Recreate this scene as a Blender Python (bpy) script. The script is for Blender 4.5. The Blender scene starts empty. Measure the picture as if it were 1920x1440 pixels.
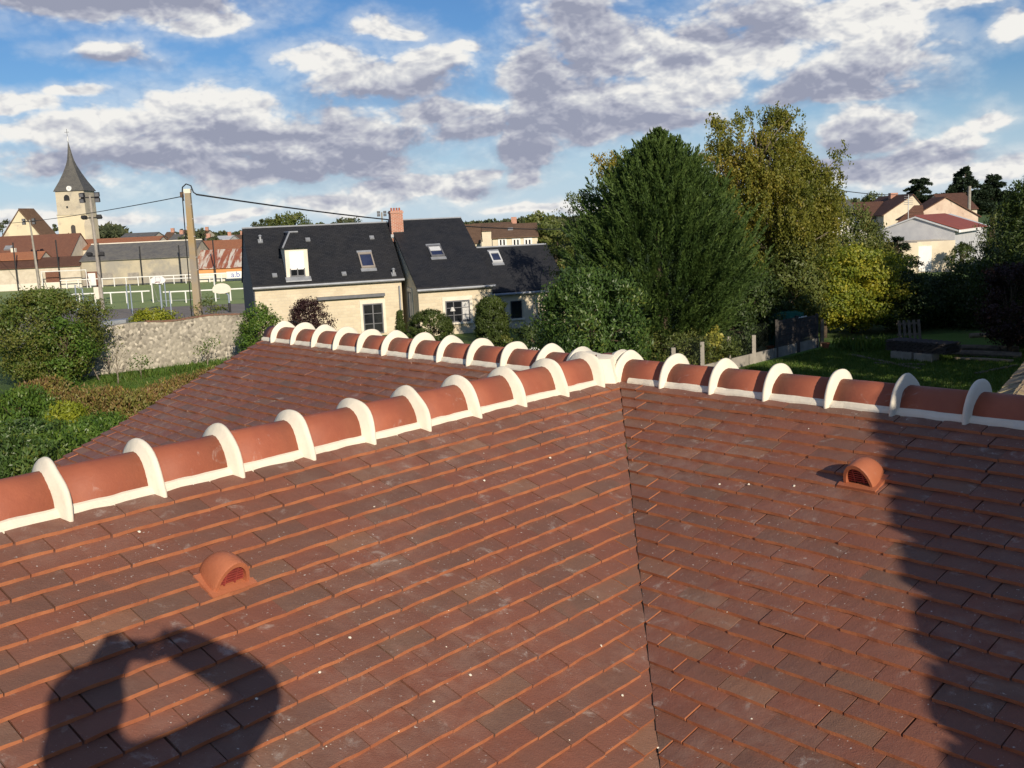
import bpy, bmesh, math, random
import numpy as np
from mathutils import Matrix, Vector

random.seed(7)
RNG = np.random.default_rng(11)
SC = bpy.context.scene
COL = SC.collection

# ------------------------------------------------------------------ camera
CAM_Z = 6.0
FPX, PITCH, ROLL = 1948.6, 0.1537, -0.0454
cF = np.array([0, math.cos(PITCH), -math.sin(PITCH)])
cU0 = np.array([0, math.sin(PITCH), math.cos(PITCH)])
cX = math.cos(ROLL) * np.array([1., 0, 0]) + math.sin(ROLL) * cU0
cU = -math.sin(ROLL) * np.array([1., 0, 0]) + math.cos(ROLL) * cU0
cd = bpy.data.cameras.new('camera')
cam = bpy.data.objects.new('camera', cd)
COL.objects.link(cam)
cd.sensor_width = 36.0
cd.lens = 36.0 * FPX / 1920.0
cd.clip_start = 0.05
cd.clip_end = 6000
M = Matrix(((cX[0], cU[0], -cF[0], 0), (cX[1], cU[1], -cF[1], 0), (cX[2], cU[2], -cF[2], CAM_Z), (0, 0, 0, 1)))
cam.matrix_world = M
SC.camera = cam

# ------------------------------------------------------------------ light and exposure
SUN = np.array([0.331, -0.874, 0.356])
SUN /= np.linalg.norm(SUN)
sl = bpy.data.lights.new('sun', 'SUN')
sl.energy = 5.0
sl.angle = math.radians(0.4)
sl.color = (1.0, 0.87, 0.69)
so = bpy.data.objects.new('sun', sl)
COL.objects.link(so)
so.location = (8, -20, 20)
so.rotation_euler = Vector(-SUN).to_track_quat('-Z', 'Y').to_euler()
SC.view_settings.view_transform = 'Standard'
SC.view_settings.look = 'None'
SC.view_settings.exposure = 0.0
SC.view_settings.gamma = 1.0
SC.view_settings.use_curve_mapping = False
SC.cycles.max_bounces = 6
SC.cycles.diffuse_bounces = 3
SC.cycles.glossy_bounces = 2
SC.cycles.transmission_bounces = 4
SC.cycles.transparent_max_bounces = 6
SC.cycles.use_denoising = True


def node(nt, typ, **kw):
    n = nt.nodes.new(typ)
    for k, v in kw.items():
        if k.startswith('i_'):
            n.inputs[k[2:].replace('_', ' ')].default_value = v
        else:
            setattr(n, k, v)
    return n


def math_n(nt, op, a, b=None, c=None, clamp=False):
    n = nt.nodes.new('ShaderNodeMath')
    n.operation = op
    n.use_clamp = clamp
    for i, s in enumerate((a, b, c)):
        if s is None:
            continue
        if isinstance(s, (int, float)):
            n.inputs[i].default_value = s
        else:
            nt.links.new(s, n.inputs[i])
    return n.outputs[0]


def mix_c(nt, f, a, b, blend='MIX'):
    n = nt.nodes.new('ShaderNodeMix')
    n.data_type = 'RGBA'
    n.blend_type = blend
    for s, i in ((f, 0), (a, 6), (b, 7)):
        if isinstance(s, (int, float)):
            n.inputs[i].default_value = s
        elif isinstance(s, tuple):
            n.inputs[i].default_value = (*s, 1)
        else:
            nt.links.new(s, n.inputs[i])
    return n.outputs[2]


def smooth(nt, x, lo, hi, clamp=True):
    n = nt.nodes.new('ShaderNodeMapRange')
    n.interpolation_type = 'SMOOTHSTEP'
    nt.links.new(x, n.inputs[0])
    n.inputs[1].default_value = lo
    n.inputs[2].default_value = hi
    return n.outputs[0]


# ------------------------------------------------------------------ sky with clouds
def px_azel(px, py):
    d = (px - 960) * cX + (720 - py) * cU + FPX * cF
    d = d / np.linalg.norm(d)
    return math.atan2(d[0], d[1]), math.asin(d[2])


# clouds: centre (picture position turned into azimuth / elevation), half width, half height (degrees)
CLOUDS = [(180, 0, 6.0, .9), (60, -6, 3.5, .7), (300, 8, 3, .6), (385, 40, 2.0, .6), (205, 94, 2.2, .6),
          (400, 205, 4.6, 1.25), (250, 225, 4.2, .9), (120, 240, 4.0, .8), (330, 275, 7.0, 1.25), (560, 265, 7.0, 1.7), (480, 320, 5.5, .9), (680, 300, 3.4, 1.0),
          (690, 150, 4.0, 1.2), (610, 115, 2.4, .8), (800, 120, 2.8, .95), (860, 92, 1.2, .4), (730, 52, 1.7, .6), (760, 62, 1.2, .4), (820, 215, 4.4, .75), (890, 245, 2.4, .8),
          (770, 350, 3.6, .5), (640, 378, 3.6, .45), (880, 342, 1.7, .8), (910, 325, 1.0, .5), (982, 334, .9, .75), (20, 415, 2.4, .5), (180, 410, 3, .35), (440, 402, 3, .25), (1030, 392, 3.2, .3),
          (90, 300, 2.2, .7), (20, 190, 3.0, .5), (150, 170, 1.6, .35),
          (1100, 20, 2.8, 2.1), (1150, 90, 3.6, 1.7), (1000, 140, 1.9, 1.5), (1010, 200, 2.0, 1.5), (1130, 190, 5.2, 1.5), (1265, 120, 3.4, 1.9), (1330, 70, 2.0, 1.3), (1130, 235, 5.4, .85), (985, 280, 2.2, 1.3), (1230, 225, 3.2, .7),
          (1290, 175, 3.0, .9), (1400, 95, 3.4, 1.2), (1500, 50, 4.0, 1.0), (1600, 20, 4.0, .8), (1420, 20, 3.2, .9), (1680, 55, 1.8, 1.4), (1640, 105, 3.0, 1.7), (1560, 150, 2.8, 1.0), (1480, 170, 2.0, .6), (1560, 185, 1.3, .4), (1620, 172, 1.6, .45), (1740, 8, 2.2, .5), (1800, 4, 1.8, .4),
          (1620, 250, 1.9, 1.3), (1670, 230, 1.2, .6), (1740, 275, 1.6, .5), (1795, 255, 1.4, .6), (1850, 220, 1.1, .5), (1910, 45, 1.0, .8), (1910, 312, 1.3, .5),
          (1650, 320, 5.0, .9), (1800, 330, 5, .6), (1560, 310, 3, .5)]
DARKS = [(180, -2, 5.0, .55), (470, 250, 4.6, .55), (560, 325, 6.5, .75), (330, 300, 5.5, .6), (700, 285, 4.0, .7), (740, 175, 3.2, .55), (640, 190, 2.0, .5), (820, 160, 2.2, .4), (800, 250, 3.0, .5), (220, 110, 2, .2),
         (1080, 50, 2.3, 1.0), (1090, 120, 1.8, 1.0), (1010, 165, 1.0, 1.2), (1100, 230, 5.6, .7), (990, 290, 1.8, .9), (1250, 232, 2.6, .5), (1400, 50, 1.6, .8), (1280, 120, 1.2, .3), (1620, 155, 3.0, .75), (1480, 180, 1.8, .4), (1610, 280, 1.4, .8), (1740, 290, 2.0, .35), (900, 355, 1.4, .3)]


def blob_field(nt, p, blobs):
    acc = None
    for (px, py, wa, we) in blobs:
        a, e = px_azel(px, py)
        s = node(nt, 'ShaderNodeVectorMath', operation='SUBTRACT')
        nt.links.new(p, s.inputs[0])
        s.inputs[1].default_value = (a, e, 0)
        m = node(nt, 'ShaderNodeVectorMath', operation='MULTIPLY')
        nt.links.new(s.outputs[0], m.inputs[0])
        m.inputs[1].default_value = (1 / math.radians(wa * 1.12), 1 / math.radians(we * 1.15), 0)
        l = node(nt, 'ShaderNodeVectorMath', operation='LENGTH')
        nt.links.new(m.outputs[0], l.inputs[0])
        v = math_n(nt, 'SUBTRACT', 1.0, l.outputs['Value'])
        if acc is None:
            acc = v
        else:
            acc = math_n(nt, 'SMOOTH_MAX', acc, v, 0.35)
    return acc


def fbm(nt, p, scale, detail=6, rough=.55, dist=0.0, seedv=0.0):
    t = node(nt, 'ShaderNodeTexNoise', noise_dimensions='4D')
    t.inputs['W'].default_value = seedv
    t.inputs['Scale'].default_value = scale
    t.inputs['Detail'].default_value = detail
    t.inputs['Roughness'].default_value = rough
    t.inputs['Distortion'].default_value = dist
    nt.links.new(p, t.inputs['Vector'])
    return t


def make_world():
    w = bpy.data.worlds.new('World')
    SC.world = w
    w.use_nodes = True
    nt = w.node_tree
    nt.nodes.clear()
    out = node(nt, 'ShaderNodeOutputWorld')
    bg = node(nt, 'ShaderNodeBackground')
    bg.inputs['Strength'].default_value = SKY_STRENGTH
    nt.links.new(bg.outputs[0], out.inputs[0])
    sky = node(nt, 'ShaderNodeTexSky', sky_type='NISHITA')
    sky.sun_disc = False
    sky.sun_elevation = math.asin(SUN[2])
    sky.sun_rotation = math.atan2(SUN[0], SUN[1])
    sky.air_density = 1.0
    sky.dust_density = 0.0
    sky.ozone_density = 3.5
    tc = node(nt, 'ShaderNodeTexCoord')
    sep = node(nt, 'ShaderNodeSeparateXYZ')
    nt.links.new(tc.outputs['Generated'], sep.inputs[0])
    az = math_n(nt, 'ARCTAN2', sep.outputs[0], sep.outputs[1])
    el = math_n(nt, 'ARCSINE', sep.outputs[2])
    cmb = node(nt, 'ShaderNodeCombineXYZ')
    nt.links.new(az, cmb.inputs[0])
    nt.links.new(el, cmb.inputs[1])
    # stretched coordinate for the billows
    st = node(nt, 'ShaderNodeVectorMath', operation='MULTIPLY')
    nt.links.new(cmb.outputs[0], st.inputs[0])
    st.inputs[1].default_value = (1.0, 1.7, 1.0)
    # domain warp
    wn = fbm(nt, st.outputs[0], 14, 5, .5)
    ws = node(nt, 'ShaderNodeVectorMath', operation='SUBTRACT')
    nt.links.new(wn.outputs['Color'], ws.inputs[0])
    ws.inputs[1].default_value = (.5, .5, .5)
    wm = node(nt, 'ShaderNodeVectorMath', operation='MULTIPLY')
    nt.links.new(ws.outputs[0], wm.inputs[0])
    wm.inputs[1].default_value = (.06, .035, 0)
    wp = node(nt, 'ShaderNodeVectorMath', operation='ADD')
    nt.links.new(cmb.outputs[0], wp.inputs[0])
    nt.links.new(wm.outputs[0], wp.inputs[1])
    fld = blob_field(nt, wp.outputs[0], CLOUDS)
    drk = blob_field(nt, wp.outputs[0], DARKS)
    # the rest of the sky carries broken cumulus of the same kind
    gn = fbm(nt, st.outputs[0], 2.6, 7, .55, .2, 3.0)
    aaz = math_n(nt, 'ABSOLUTE', az)
    side = smooth(nt, aaz, .50, .62)
    up = smooth(nt, el, .30, .42)
    off = math_n(nt, 'MAXIMUM', side, up)
    gen = math_n(nt, 'MULTIPLY', math_n(nt, 'SUBTRACT', gn.outputs['Fac'], .585), 7.0)
    gen = math_n(nt, 'SUBTRACT', gen, math_n(nt, 'MULTIPLY', math_n(nt, 'SUBTRACT', 1.0, off), 6.0))
    fld = math_n(nt, 'MAXIMUM', fld, gen)
    drk = math_n(nt, 'MAXIMUM', drk, math_n(nt, 'SUBTRACT', gen, .55))
    n1 = fbm(nt, st.outputs[0], 20, 10, .58, .15)

    def billow(p, scale, det):
        v = node(nt, 'ShaderNodeTexVoronoi', feature='F1')
        v.inputs['Scale'].default_value = scale
        v.inputs['Detail'].default_value = det
        v.inputs['Roughness'].default_value = .62
        v.inputs['Lacunarity'].default_value = 2.3
        v.normalize = True
        nt.links.new(p, v.inputs['Vector'])
        return math_n(nt, 'SUBTRACT', 1.0, v.outputs['Distance'])

    bw = node(nt, 'ShaderNodeVectorMath', operation='MULTIPLY')
    nt.links.new(ws.outputs[0], bw.inputs[0])
    bw.inputs[1].default_value = (.03, .03, 0)
    bp_ = node(nt, 'ShaderNodeVectorMath', operation='ADD')
    nt.links.new(st.outputs[0], bp_.inputs[0])
    nt.links.new(bw.outputs[0], bp_.inputs[1])
    sh = node(nt, 'ShaderNodeVectorMath', operation='ADD')
    nt.links.new(bp_.outputs[0], sh.inputs[0])
    sh.inputs[1].default_value = (.004, .012, 0)
    b1 = billow(bp_.outputs[0], 15, 3)
    b2 = billow(sh.outputs[0], 15, 3)
    n3 = fbm(nt, st.outputs[0], 60, 6, .6, 0.2, 2.0)
    puff = math_n(nt, 'ADD', math_n(nt, 'MULTIPLY', math_n(nt, 'SUBTRACT', b1, .70), 1.9), math_n(nt, 'MULTIPLY', math_n(nt, 'SUBTRACT', n1.outputs['Fac'], .5), 1.25))
    dens = math_n(nt, 'ADD', math_n(nt, 'SUBTRACT', fld, .02), puff)
    soft = smooth(nt, math_n(nt, 'ADD', drk, math_n(nt, 'MULTIPLY', puff, -.3)), -.4, .6)
    alpha = smooth(nt, dens, -.20, .36)
    wsp = fbm(nt, st.outputs[0], 9, 8, .62, .6, 7.0)
    veil = math_n(nt, 'MULTIPLY', smooth(nt, math_n(nt, 'ADD', dens, math_n(nt, 'MULTIPLY', wsp.outputs['Fac'], 1.2)), -.35, 1.0), .42)
    haze = math_n(nt, 'MULTIPLY', smooth(nt, math_n(nt, 'SUBTRACT', .13, el), 0.0, .13), .75)
    alpha = math_n(nt, 'MAXIMUM', alpha, veil)
    rel = math_n(nt, 'MULTIPLY', math_n(nt, 'SUBTRACT', b1, b2), 4.0)
    dk = math_n(nt, 'ADD', math_n(nt, 'ADD', drk, .42), math_n(nt, 'MULTIPLY', math_n(nt, 'SUBTRACT', n3.outputs['Fac'], .5), .5))
    low = fbm(nt, bp_.outputs[0], 13, 5, .6, .3, 11.0)
    dk = math_n(nt, 'ADD', dk, math_n(nt, 'MULTIPLY', math_n(nt, 'SUBTRACT', low.outputs['Fac'], .52), 1.5))
    dk = math_n(nt, 'MULTIPLY', smooth(nt, dk, -1.2, 1.6), 1.0)
    thick = smooth(nt, dens, .0, 1.2)
    dk = math_n(nt, 'ADD', dk, math_n(nt, 'MULTIPLY', thick, .16))
    dk = math_n(nt, 'MULTIPLY', math_n(nt, 'SUBTRACT', dk, rel, clamp=True), .9)
    k = 1.0 / SKY_STRENGTH
    rmp = node(nt, 'ShaderNodeValToRGB')
    cr = rmp.color_ramp
    cr.elements[0].position = 0.0
    cr.elements[0].color = (.90, .885, .85, 1)
    cr.elements[1].position = 1.0
    cr.elements[1].color = (.27, .295, .40, 1)
    e = cr.elements.new(.30); e.color = (.66, .67, .70, 1)
    e = cr.elements.new(.62); e.color = (.45, .465, .55, 1)
    nt.links.new(dk, rmp.inputs[0])
    ck = node(nt, 'ShaderNodeVectorMath', operation='SCALE')
    nt.links.new(rmp.outputs[0], ck.inputs[0])
    ck.inputs['Scale'].default_value = k
    sat = node(nt, 'ShaderNodeHueSaturation')
    sat.inputs['Saturation'].default_value = 1.12
    sat.inputs['Value'].default_value = SKY_GAIN
    nt.links.new(sky.outputs[0], sat.inputs['Color'])
    skc = mix_c(nt, haze, mix_c(nt, 1.0, sat.outputs[0], SKY_TINT, 'MULTIPLY'), tuple(k * q for q in (.52, .66, .83)))
    col = mix_c(nt, alpha, skc, ck.outputs[0])
    nt.links.new(col, bg.inputs[0])
    w.cycles.sampling_method = 'MANUAL'
    w.cycles.sample_map_resolution = 512


SKY_STRENGTH = 0.10
SKY_GAIN = 0.74
SKY_TINT = (.80, .93, 1.14)
make_world()


# ------------------------------------------------------------------ helpers
def ray(px, py):
    return (px - 960) * cX + (720 - py) * cU + FPX * cF


def onz(px, py, z):
    d = ray(px, py)
    return np.array([0, 0, CAM_Z]) + d * ((z - CAM_Z) / d[2])


def atY(px, py, Y):
    d = ray(px, py)
    return np.array([0, 0, CAM_Z]) + d * (Y / d[1])


def tagk(o, **kw):
    for k, v in kw.items():
        if v is not None:
            o[k] = v
    return o


def thing(name, label, cat, loc=(0, 0, 0), group=None):
    o = bpy.data.objects.new(name, None)
    o.empty_display_size = .3
    COL.objects.link(o)
    o.location = tuple(float(a) for a in loc)
    return tagk(o, label=label, category=cat, group=group)


def link(name, me, parent=None, world=True, **kw):
    o = bpy.data.objects.new(name, me)
    COL.objects.link(o)
    if parent is not None:
        o.parent = parent
        if world:
            p, L = parent, Vector((0, 0, 0))
            while p is not None:
                L += p.location
                p = p.parent
            o.location = -L
    return tagk(o, **kw)


def copy_tree(o, parent=None, loc=None, **kw):
    c = o.copy()
    COL.objects.link(c)
    if parent is not None:
        c.parent = parent
    if loc is not None:
        c.location = tuple(float(a) for a in loc)
    for ch in list(o.children):
        copy_tree(ch, c)
    return tagk(c, **kw)


class MB:
    def __init__(self):
        self.v, self.f, self.m = [], [], []

    def add(self, vs, fs, mi=0):
        b = len(self.v)
        self.v += [tuple(map(float, p)) for p in vs]
        self.f += [tuple(b + i for i in f) for f in fs]
        self.m += [mi] * len(fs)
        return self

    def hexa(self, p, mi=0):  # 8 points: bottom ring 0-3, top ring 4-7
        return self.add(p, [(3, 2, 1, 0), (4, 5, 6, 7), (0, 1, 5, 4), (1, 2, 6, 5), (2, 3, 7, 6), (3, 0, 4, 7)], mi)

    def box(self, lo, hi, mi=0):
        x0, y0, z0 = lo
        x1, y1, z1 = hi
        return self.hexa([(x0, y0, z0), (x1, y0, z0), (x1, y1, z0), (x0, y1, z0), (x0, y0, z1), (x1, y0, z1), (x1, y1, z1), (x0, y1, z1)], mi)

    def obox(self, c, ex, ey, ez, mi=0):  # centre and three half-extent vectors
        c, ex, ey, ez = map(np.asarray, (c, ex, ey, ez))
        return self.hexa([c - ex - ey - ez, c + ex - ey - ez, c + ex + ey - ez, c - ex + ey - ez, c - ex - ey + ez, c + ex - ey + ez, c + ex + ey + ez, c - ex + ey + ez], mi)

    def prism(self, poly, off, mi=0):
        n = len(poly)
        off = np.asarray(off)
        q = [np.asarray(p) for p in poly]
        return self.add(q + [p + off for p in q], [tuple(range(n))[::-1], tuple(range(n, 2 * n))] + [(i, (i + 1) % n, n + (i + 1) % n, n + i) for i in range(n)], mi)

    def tube(self, path, r, seg=6, mi=0, cap=True):
        path = [np.asarray(p, float) for p in path]
        rs = r if hasattr(r, '__len__') else [r] * len(path)
        b = []
        prev = None
        vs = []
        for i, p in enumerate(path):
            t = path[min(i + 1, len(path) - 1)] - path[max(i - 1, 0)]
            t = t / (np.linalg.norm(t) + 1e-9)
            if prev is None:
                a = np.cross(t, (0, 0, 1.)) if abs(t[2]) < .9 else np.cross(t, (1., 0, 0))
            else:
                a = prev - t * (prev @ t)
            a = a / (np.linalg.norm(a) + 1e-9)
            prev = a
            c = np.cross(t, a)
            for k in range(seg):
                th = 2 * math.pi * k / seg
                vs.append(p + rs[i] * (math.cos(th) * a + math.sin(th) * c))
        fs = []
        for i in range(len(path) - 1):
            for k in range(seg):
                k2 = (k + 1) % seg
                fs.append((i * seg + k, i * seg + k2, (i + 1) * seg + k2, (i + 1) * seg + k))
        if cap:
            fs.append(tuple(range(seg))[::-1])
            fs.append(tuple(range((len(path) - 1) * seg, len(path) * seg)))
        return self.add(vs, fs, mi)

    def mesh(self, name, mats, smooth=False, uv=True):
        me = bpy.data.meshes.new(name)
        me.from_pydata(self.v, [], self.f)
        for mt in (mats if isinstance(mats, (list, tuple)) else [mats]):
            me.materials.append(mt)
        me.polygons.foreach_set('material_index', self.m)
        if smooth:
            me.polygons.foreach_set('use_smooth', [True] * len(self.f))
        if uv:
            ul = me.uv_layers.new(name='UVMap')
            vs = np.array(self.v)
            for p in me.polygons:
                n = np.array(p.normal)
                t = np.array([-n[1], n[0], 0.])
                ln = np.linalg.norm(t)
                t = t / ln if ln > .05 else np.array([1., 0, 0])
                bt = np.cross(n, t)
                for li in p.loop_indices:
                    q = vs[me.loops[li].vertex_index]
                    ul.data[li].uv = (float(q @ t), float(q @ bt))
        me.update()
        return me

    def build(self, name, mats, parent=None, smooth=False, **kw):
        return link(name, self.mesh(name, mats, smooth), parent, **kw)


# ------------------------------------------------------------------ materials
def new_mat(name):
    m = bpy.data.materials.new(name)
    m.use_nodes = True
    nt = m.node_tree
    b = nt.nodes['Principled BSDF']
    return m, nt, b


def bump(nt, b, h, dist, strength=1.0):
    n = node(nt, 'ShaderNodeBump')
    n.inputs['Distance'].default_value = dist
    n.inputs['Strength'].default_value = strength
    nt.links.new(h, n.inputs['Height'])
    nt.links.new(n.outputs[0], b.inputs['Normal'])


def wpos(nt):
    return node(nt, 'ShaderNodeNewGeometry').outputs['Position']


def noise(nt, p, scale, detail=4, rough=.55, dist=0):
    t = node(nt, 'ShaderNodeTexNoise')
    t.inputs['Scale'].default_value = scale
    t.inputs['Detail'].default_value = detail
    t.inputs['Roughness'].default_value = rough
    t.inputs['Distortion'].default_value = dist
    if p is not None:
        nt.links.new(p, t.inputs['Vector'])
    return t.outputs['Fac']


def pm(name, c1, c2=None, scale=3.0, rough=.8, bmp=0.0, bscale=None, spots=None, spot_scale=6.0, spot_thr=(.6, .7), spec=.3, metal=0.0):
    m, nt, b = new_mat(name)
    p = wpos(nt)
    c2 = c2 or tuple(x * .75 for x in c1)
    f = smooth(nt, noise(nt, p, scale, 6, .6), .35, .65)
    c = mix_c(nt, f, c1, c2)
    if spots:
        g = smooth(nt, noise(nt, p, spot_scale, 5, .6, .3), *spot_thr)
        c = mix_c(nt, g, c, spots)
    nt.links.new(c, b.inputs['Base Color'])
    b.inputs['Roughness'].default_value = rough
    b.inputs['Specular IOR Level'].default_value = spec
    b.inputs['Metallic'].default_value = metal
    if bmp:
        bump(nt, b, noise(nt, p, bscale or scale * 6, 5, .6), bmp)
    return m


def brick_mat(name, c1, c2, mortar, bw, bh, mw=.01, rough=.85, bmp=.004, var=.35, dirt=None, offset=.5):
    m, nt, b = new_mat(name)
    uv = node(nt, 'ShaderNodeUVMap').outputs[0]
    t = node(nt, 'ShaderNodeTexBrick')
    nt.links.new(uv, t.inputs['Vector'])
    t.offset = offset
    t.inputs['Scale'].default_value = 1.0
    t.inputs['Brick Width'].default_value = bw
    t.inputs['Row Height'].default_value = bh
    t.inputs['Mortar Size'].default_value = mw
    t.inputs['Mortar Smooth'].default_value = .3
    t.inputs['Color1'].default_value = (*c1, 1)
    t.inputs['Color2'].default_value = (*c2, 1)
    t.inputs['Mortar'].default_value = (*mortar, 1)
    p = wpos(nt)
    f = smooth(nt, noise(nt, p, 1.3, 6, .6), .3, .7)
    c = mix_c(nt, math_n(nt, 'MULTIPLY', f, var), t.outputs['Color'], dirt or tuple(x * .6 for x in c1))
    nt.links.new(c, b.inputs['Base Color'])
    b.inputs['Roughness'].default_value = rough
    b.inputs['Specular IOR Level'].default_value = .25
    h = math_n(nt, 'ADD', math_n(nt, 'MULTIPLY', t.outputs['Fac'], -1.0), math_n(nt, 'MULTIPLY', noise(nt, p, 30, 4), .4))
    bump(nt, b, h, bmp)
    return m


def leaf_mat(name, cols, trans=.25, rough=.5, var_scale=.9):
    """cols: 3 or 4 leaf colours picked by the leaf's own tint value"""
    m, nt, b = new_mat(name)
    at = node(nt, 'ShaderNodeAttribute', attribute_name='tint')
    p = wpos(nt)
    v = math_n(nt, 'ADD', at.outputs['Fac'], math_n(nt, 'MULTIPLY', math_n(nt, 'SUBTRACT', noise(nt, p, var_scale, 3), .5), .7), clamp=True)
    r = node(nt, 'ShaderNodeValToRGB')
    els = r.color_ramp.elements
    els[0].position = 0
    els[0].color = (*cols[0], 1)
    els[1].position = 1
    els[1].color = (*cols[-1], 1)
    for i, c in enumerate(cols[1:-1]):
        e = els.new((i + 1) / (len(cols) - 1))
        e.color = (*c, 1)
    nt.links.new(v, r.inputs[0])
    nt.links.new(r.outputs[0], b.inputs['Base Color'])
    b.inputs['Roughness'].default_value = rough
    b.inputs['Specular IOR Level'].default_value = .35
    tr = node(nt, 'ShaderNodeBsdfTranslucent')
    g = mix_c(nt, 1.0, r.outputs[0], (1.3, 1.25, .6), 'MULTIPLY')
    nt.links.new(g, tr.inputs[0])
    mx = node(nt, 'ShaderNodeMixShader')
    mx.inputs[0].default_value = trans
    nt.links.new(b.outputs[0], mx.inputs[1])
    nt.links.new(tr.outputs[0], mx.inputs[2])
    nt.links.new(mx.outputs[0], nt.nodes['Material Output'].inputs[0])
    return m


def tile_mat(name, per_object):
    m, nt, b = new_mat(name)
    p = wpos(nt)
    if per_object:
        r = node(nt, 'ShaderNodeObjectInfo').outputs['Random']
    else:
        r = node(nt, 'ShaderNodeAttribute', attribute_name='tint').outputs['Fac']
    ramp = node(nt, 'ShaderNodeValToRGB')
    ramp.color_ramp.interpolation = 'LINEAR'
    els = ramp.color_ramp.elements
    data = [(0, (.218, .087, .058)), (.2, (.242, .099, .065)), (.42, (.220, .095, .064)), (.6, (.202, .096, .067)), (.72, (.176, .092, .066)), (.82, (.228, .095, .063)), (.93, (.180, .102, .073)), (1, (.265, .136, .086))]
    els[0].position, els[0].color = 0, (*data[0][1], 1)
    els[1].position, els[1].color = 1, (*data[-1][1], 1)
    for q, c in data[1:-1]:
        els.new(q).color = (*c, 1)
    nt.links.new(r, ramp.inputs[0])
    c = ramp.outputs[0]
    # burnt and paler clouds within the clay
    n1 = noise(nt, p, 7, 5, .6)
    c = mix_c(nt, math_n(nt, 'MULTIPLY', smooth(nt, n1, .45, .72), .22), c, (.115, .070, .048))
    c = mix_c(nt, math_n(nt, 'MULTIPLY', smooth(nt, noise(nt, p, 3.1, 4, .6, .5), .5, .72), .38), c, (.27, .105, .066))
    # lime wash haze, smears and specks of mortar
    hz = math_n(nt, 'MULTIPLY', smooth(nt, noise(nt, p, 1.2, 4, .6), .42, .68), .30)
    hz = math_n(nt, 'MULTIPLY', hz, smooth(nt, noise(nt, p, 11, 6, .65, .4), .35, .7))
    c = mix_c(nt, hz, c, (.42, .31, .25))
    sm = smooth(nt, noise(nt, p, 10, 9, .68, .4), .57, .74)
    c = mix_c(nt, math_n(nt, 'MULTIPLY', sm, .5), c, (.52, .46, .41))
    sp = smooth(nt, noise(nt, p, 75, 3, .5), .67, .74)
    sp = math_n(nt, 'MULTIPLY', sp, smooth(nt, noise(nt, p, 2.3, 3, .5), .40, .58))
    c = mix_c(nt, math_n(nt, 'MULTIPLY', sp, .75), c, (.66, .62, .57))
    nt.links.new(c, b.inputs['Base Color'])
    b.inputs['Roughness'].default_value = .58
    b.inputs['Specular IOR Level'].default_value = .4
    h = math_n(nt, 'ADD', noise(nt, p, 160, 4, .6), math_n(nt, 'MULTIPLY', noise(nt, p, 25, 3), 1.2))
    bump(nt, b, h, .0022)
    return m


def clay_mat(name, c1, c2, stain=(.55, .45, .40), rough=.6):
    m, nt, b = new_mat(name)
    p = wpos(nt)
    rnd = node(nt, 'ShaderNodeObjectInfo').outputs['Random']
    c = mix_c(nt, smooth(nt, noise(nt, p, 3.5, 5, .6), .35, .68), c1, c2)
    c = mix_c(nt, math_n(nt, 'MULTIPLY', rnd, .4), c, tuple(x * .68 for x in c1))
    st = smooth(nt, noise(nt, p, 11, 7, .66, 1.5), .58, .76)
    st = math_n(nt, 'MULTIPLY', st, smooth(nt, noise(nt, p, 2.7, 3), .44, .62))
    c = mix_c(nt, math_n(nt, 'MULTIPLY', st, .62), c, stain)
    nt.links.new(c, b.inputs['Base Color'])
    b.inputs['Roughness'].default_value = rough
    b.inputs['Specular IOR Level'].default_value = .35
    bump(nt, b, math_n(nt, 'ADD', noise(nt, p, 90, 5, .6), math_n(nt, 'MULTIPLY', noise(nt, p, 9, 3), 1.2)), .0014)
    return m


MT = {}
MT['tile'] = tile_mat('clay_tile', True)
MT['tile_field'] = tile_mat('clay_tile_field', False)
MT['tile_edge'] = pm('raw_clay_edge', (.42, .160, .075), (.32, .110, .054), 9, .75, .002, 60)
MT['ridge'] = clay_mat('ridge_clay', (.39, .122, .066), (.30, .090, .052))
MT['vent'] = clay_mat('vent_clay', (.47, .165, .082), (.38, .12, .06), rough=.5)
MT['grille'] = pm('grille_red', (.33, .06, .05), (.25, .05, .045), 20, .5)
MT['mortar'] = pm('lime_mortar', (.80, .745, .62), (.73, .675, .56), 3.5, .9, .003, 30, spots=(.68, .64, .56), spot_scale=8, spot_thr=(.56, .75))
MT['under'] = pm('underlay', (.03, .028, .027), (.02, .02, .02), 4, .9)
MT['render'] = pm('render_wall', (.62, .56, .45), (.54, .48, .38), 1.4, .9, .004, 30)
MT['render_white'] = pm('white_render', (.74, .72, .68), (.66, .64, .6), 1.2, .9, .003, 30)
MT['render_cream'] = pm('cream_render', (.70, .62, .47), (.62, .54, .41), 1.0, .9, .003, 30)
MT['render_old'] = pm('stained_pink_render', (.66, .53, .42), (.55, .41, .32), .55, .9, .003, 30, spots=(.28, .21, .17), spot_scale=1.3, spot_thr=(.56, .76))
MT['limestone'] = brick_mat('limestone_blocks', (.70, .62, .46), (.62, .535, .39), (.64, .575, .45), .34, .165, .016, var=.4, dirt=(.48, .41, .30))
MT['trim'] = pm('pale_stone_trim', (.76, .71, .60), (.70, .65, .54), 2, .85)
MT['slate'] = brick_mat('slate_courses', (.017, .019, .024), (.028, .030, .036), (.007, .008, .010), .24, .115, .010, rough=.55, bmp=.008, var=.5, dirt=(.034, .034, .036))
MT['slate_hung'] = brick_mat('slate_cladding', (.075, .085, .105), (.095, .105, .125), (.04, .045, .055), .24, .14, .008, rough=.6, var=.3)
MT['oldslate'] = brick_mat('fibre_slate', (.115, .115, .120), (.15, .15, .15), (.06, .06, .065), .4, .22, .012, rough=.7, var=.6, dirt=(.20, .19, .16))
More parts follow.
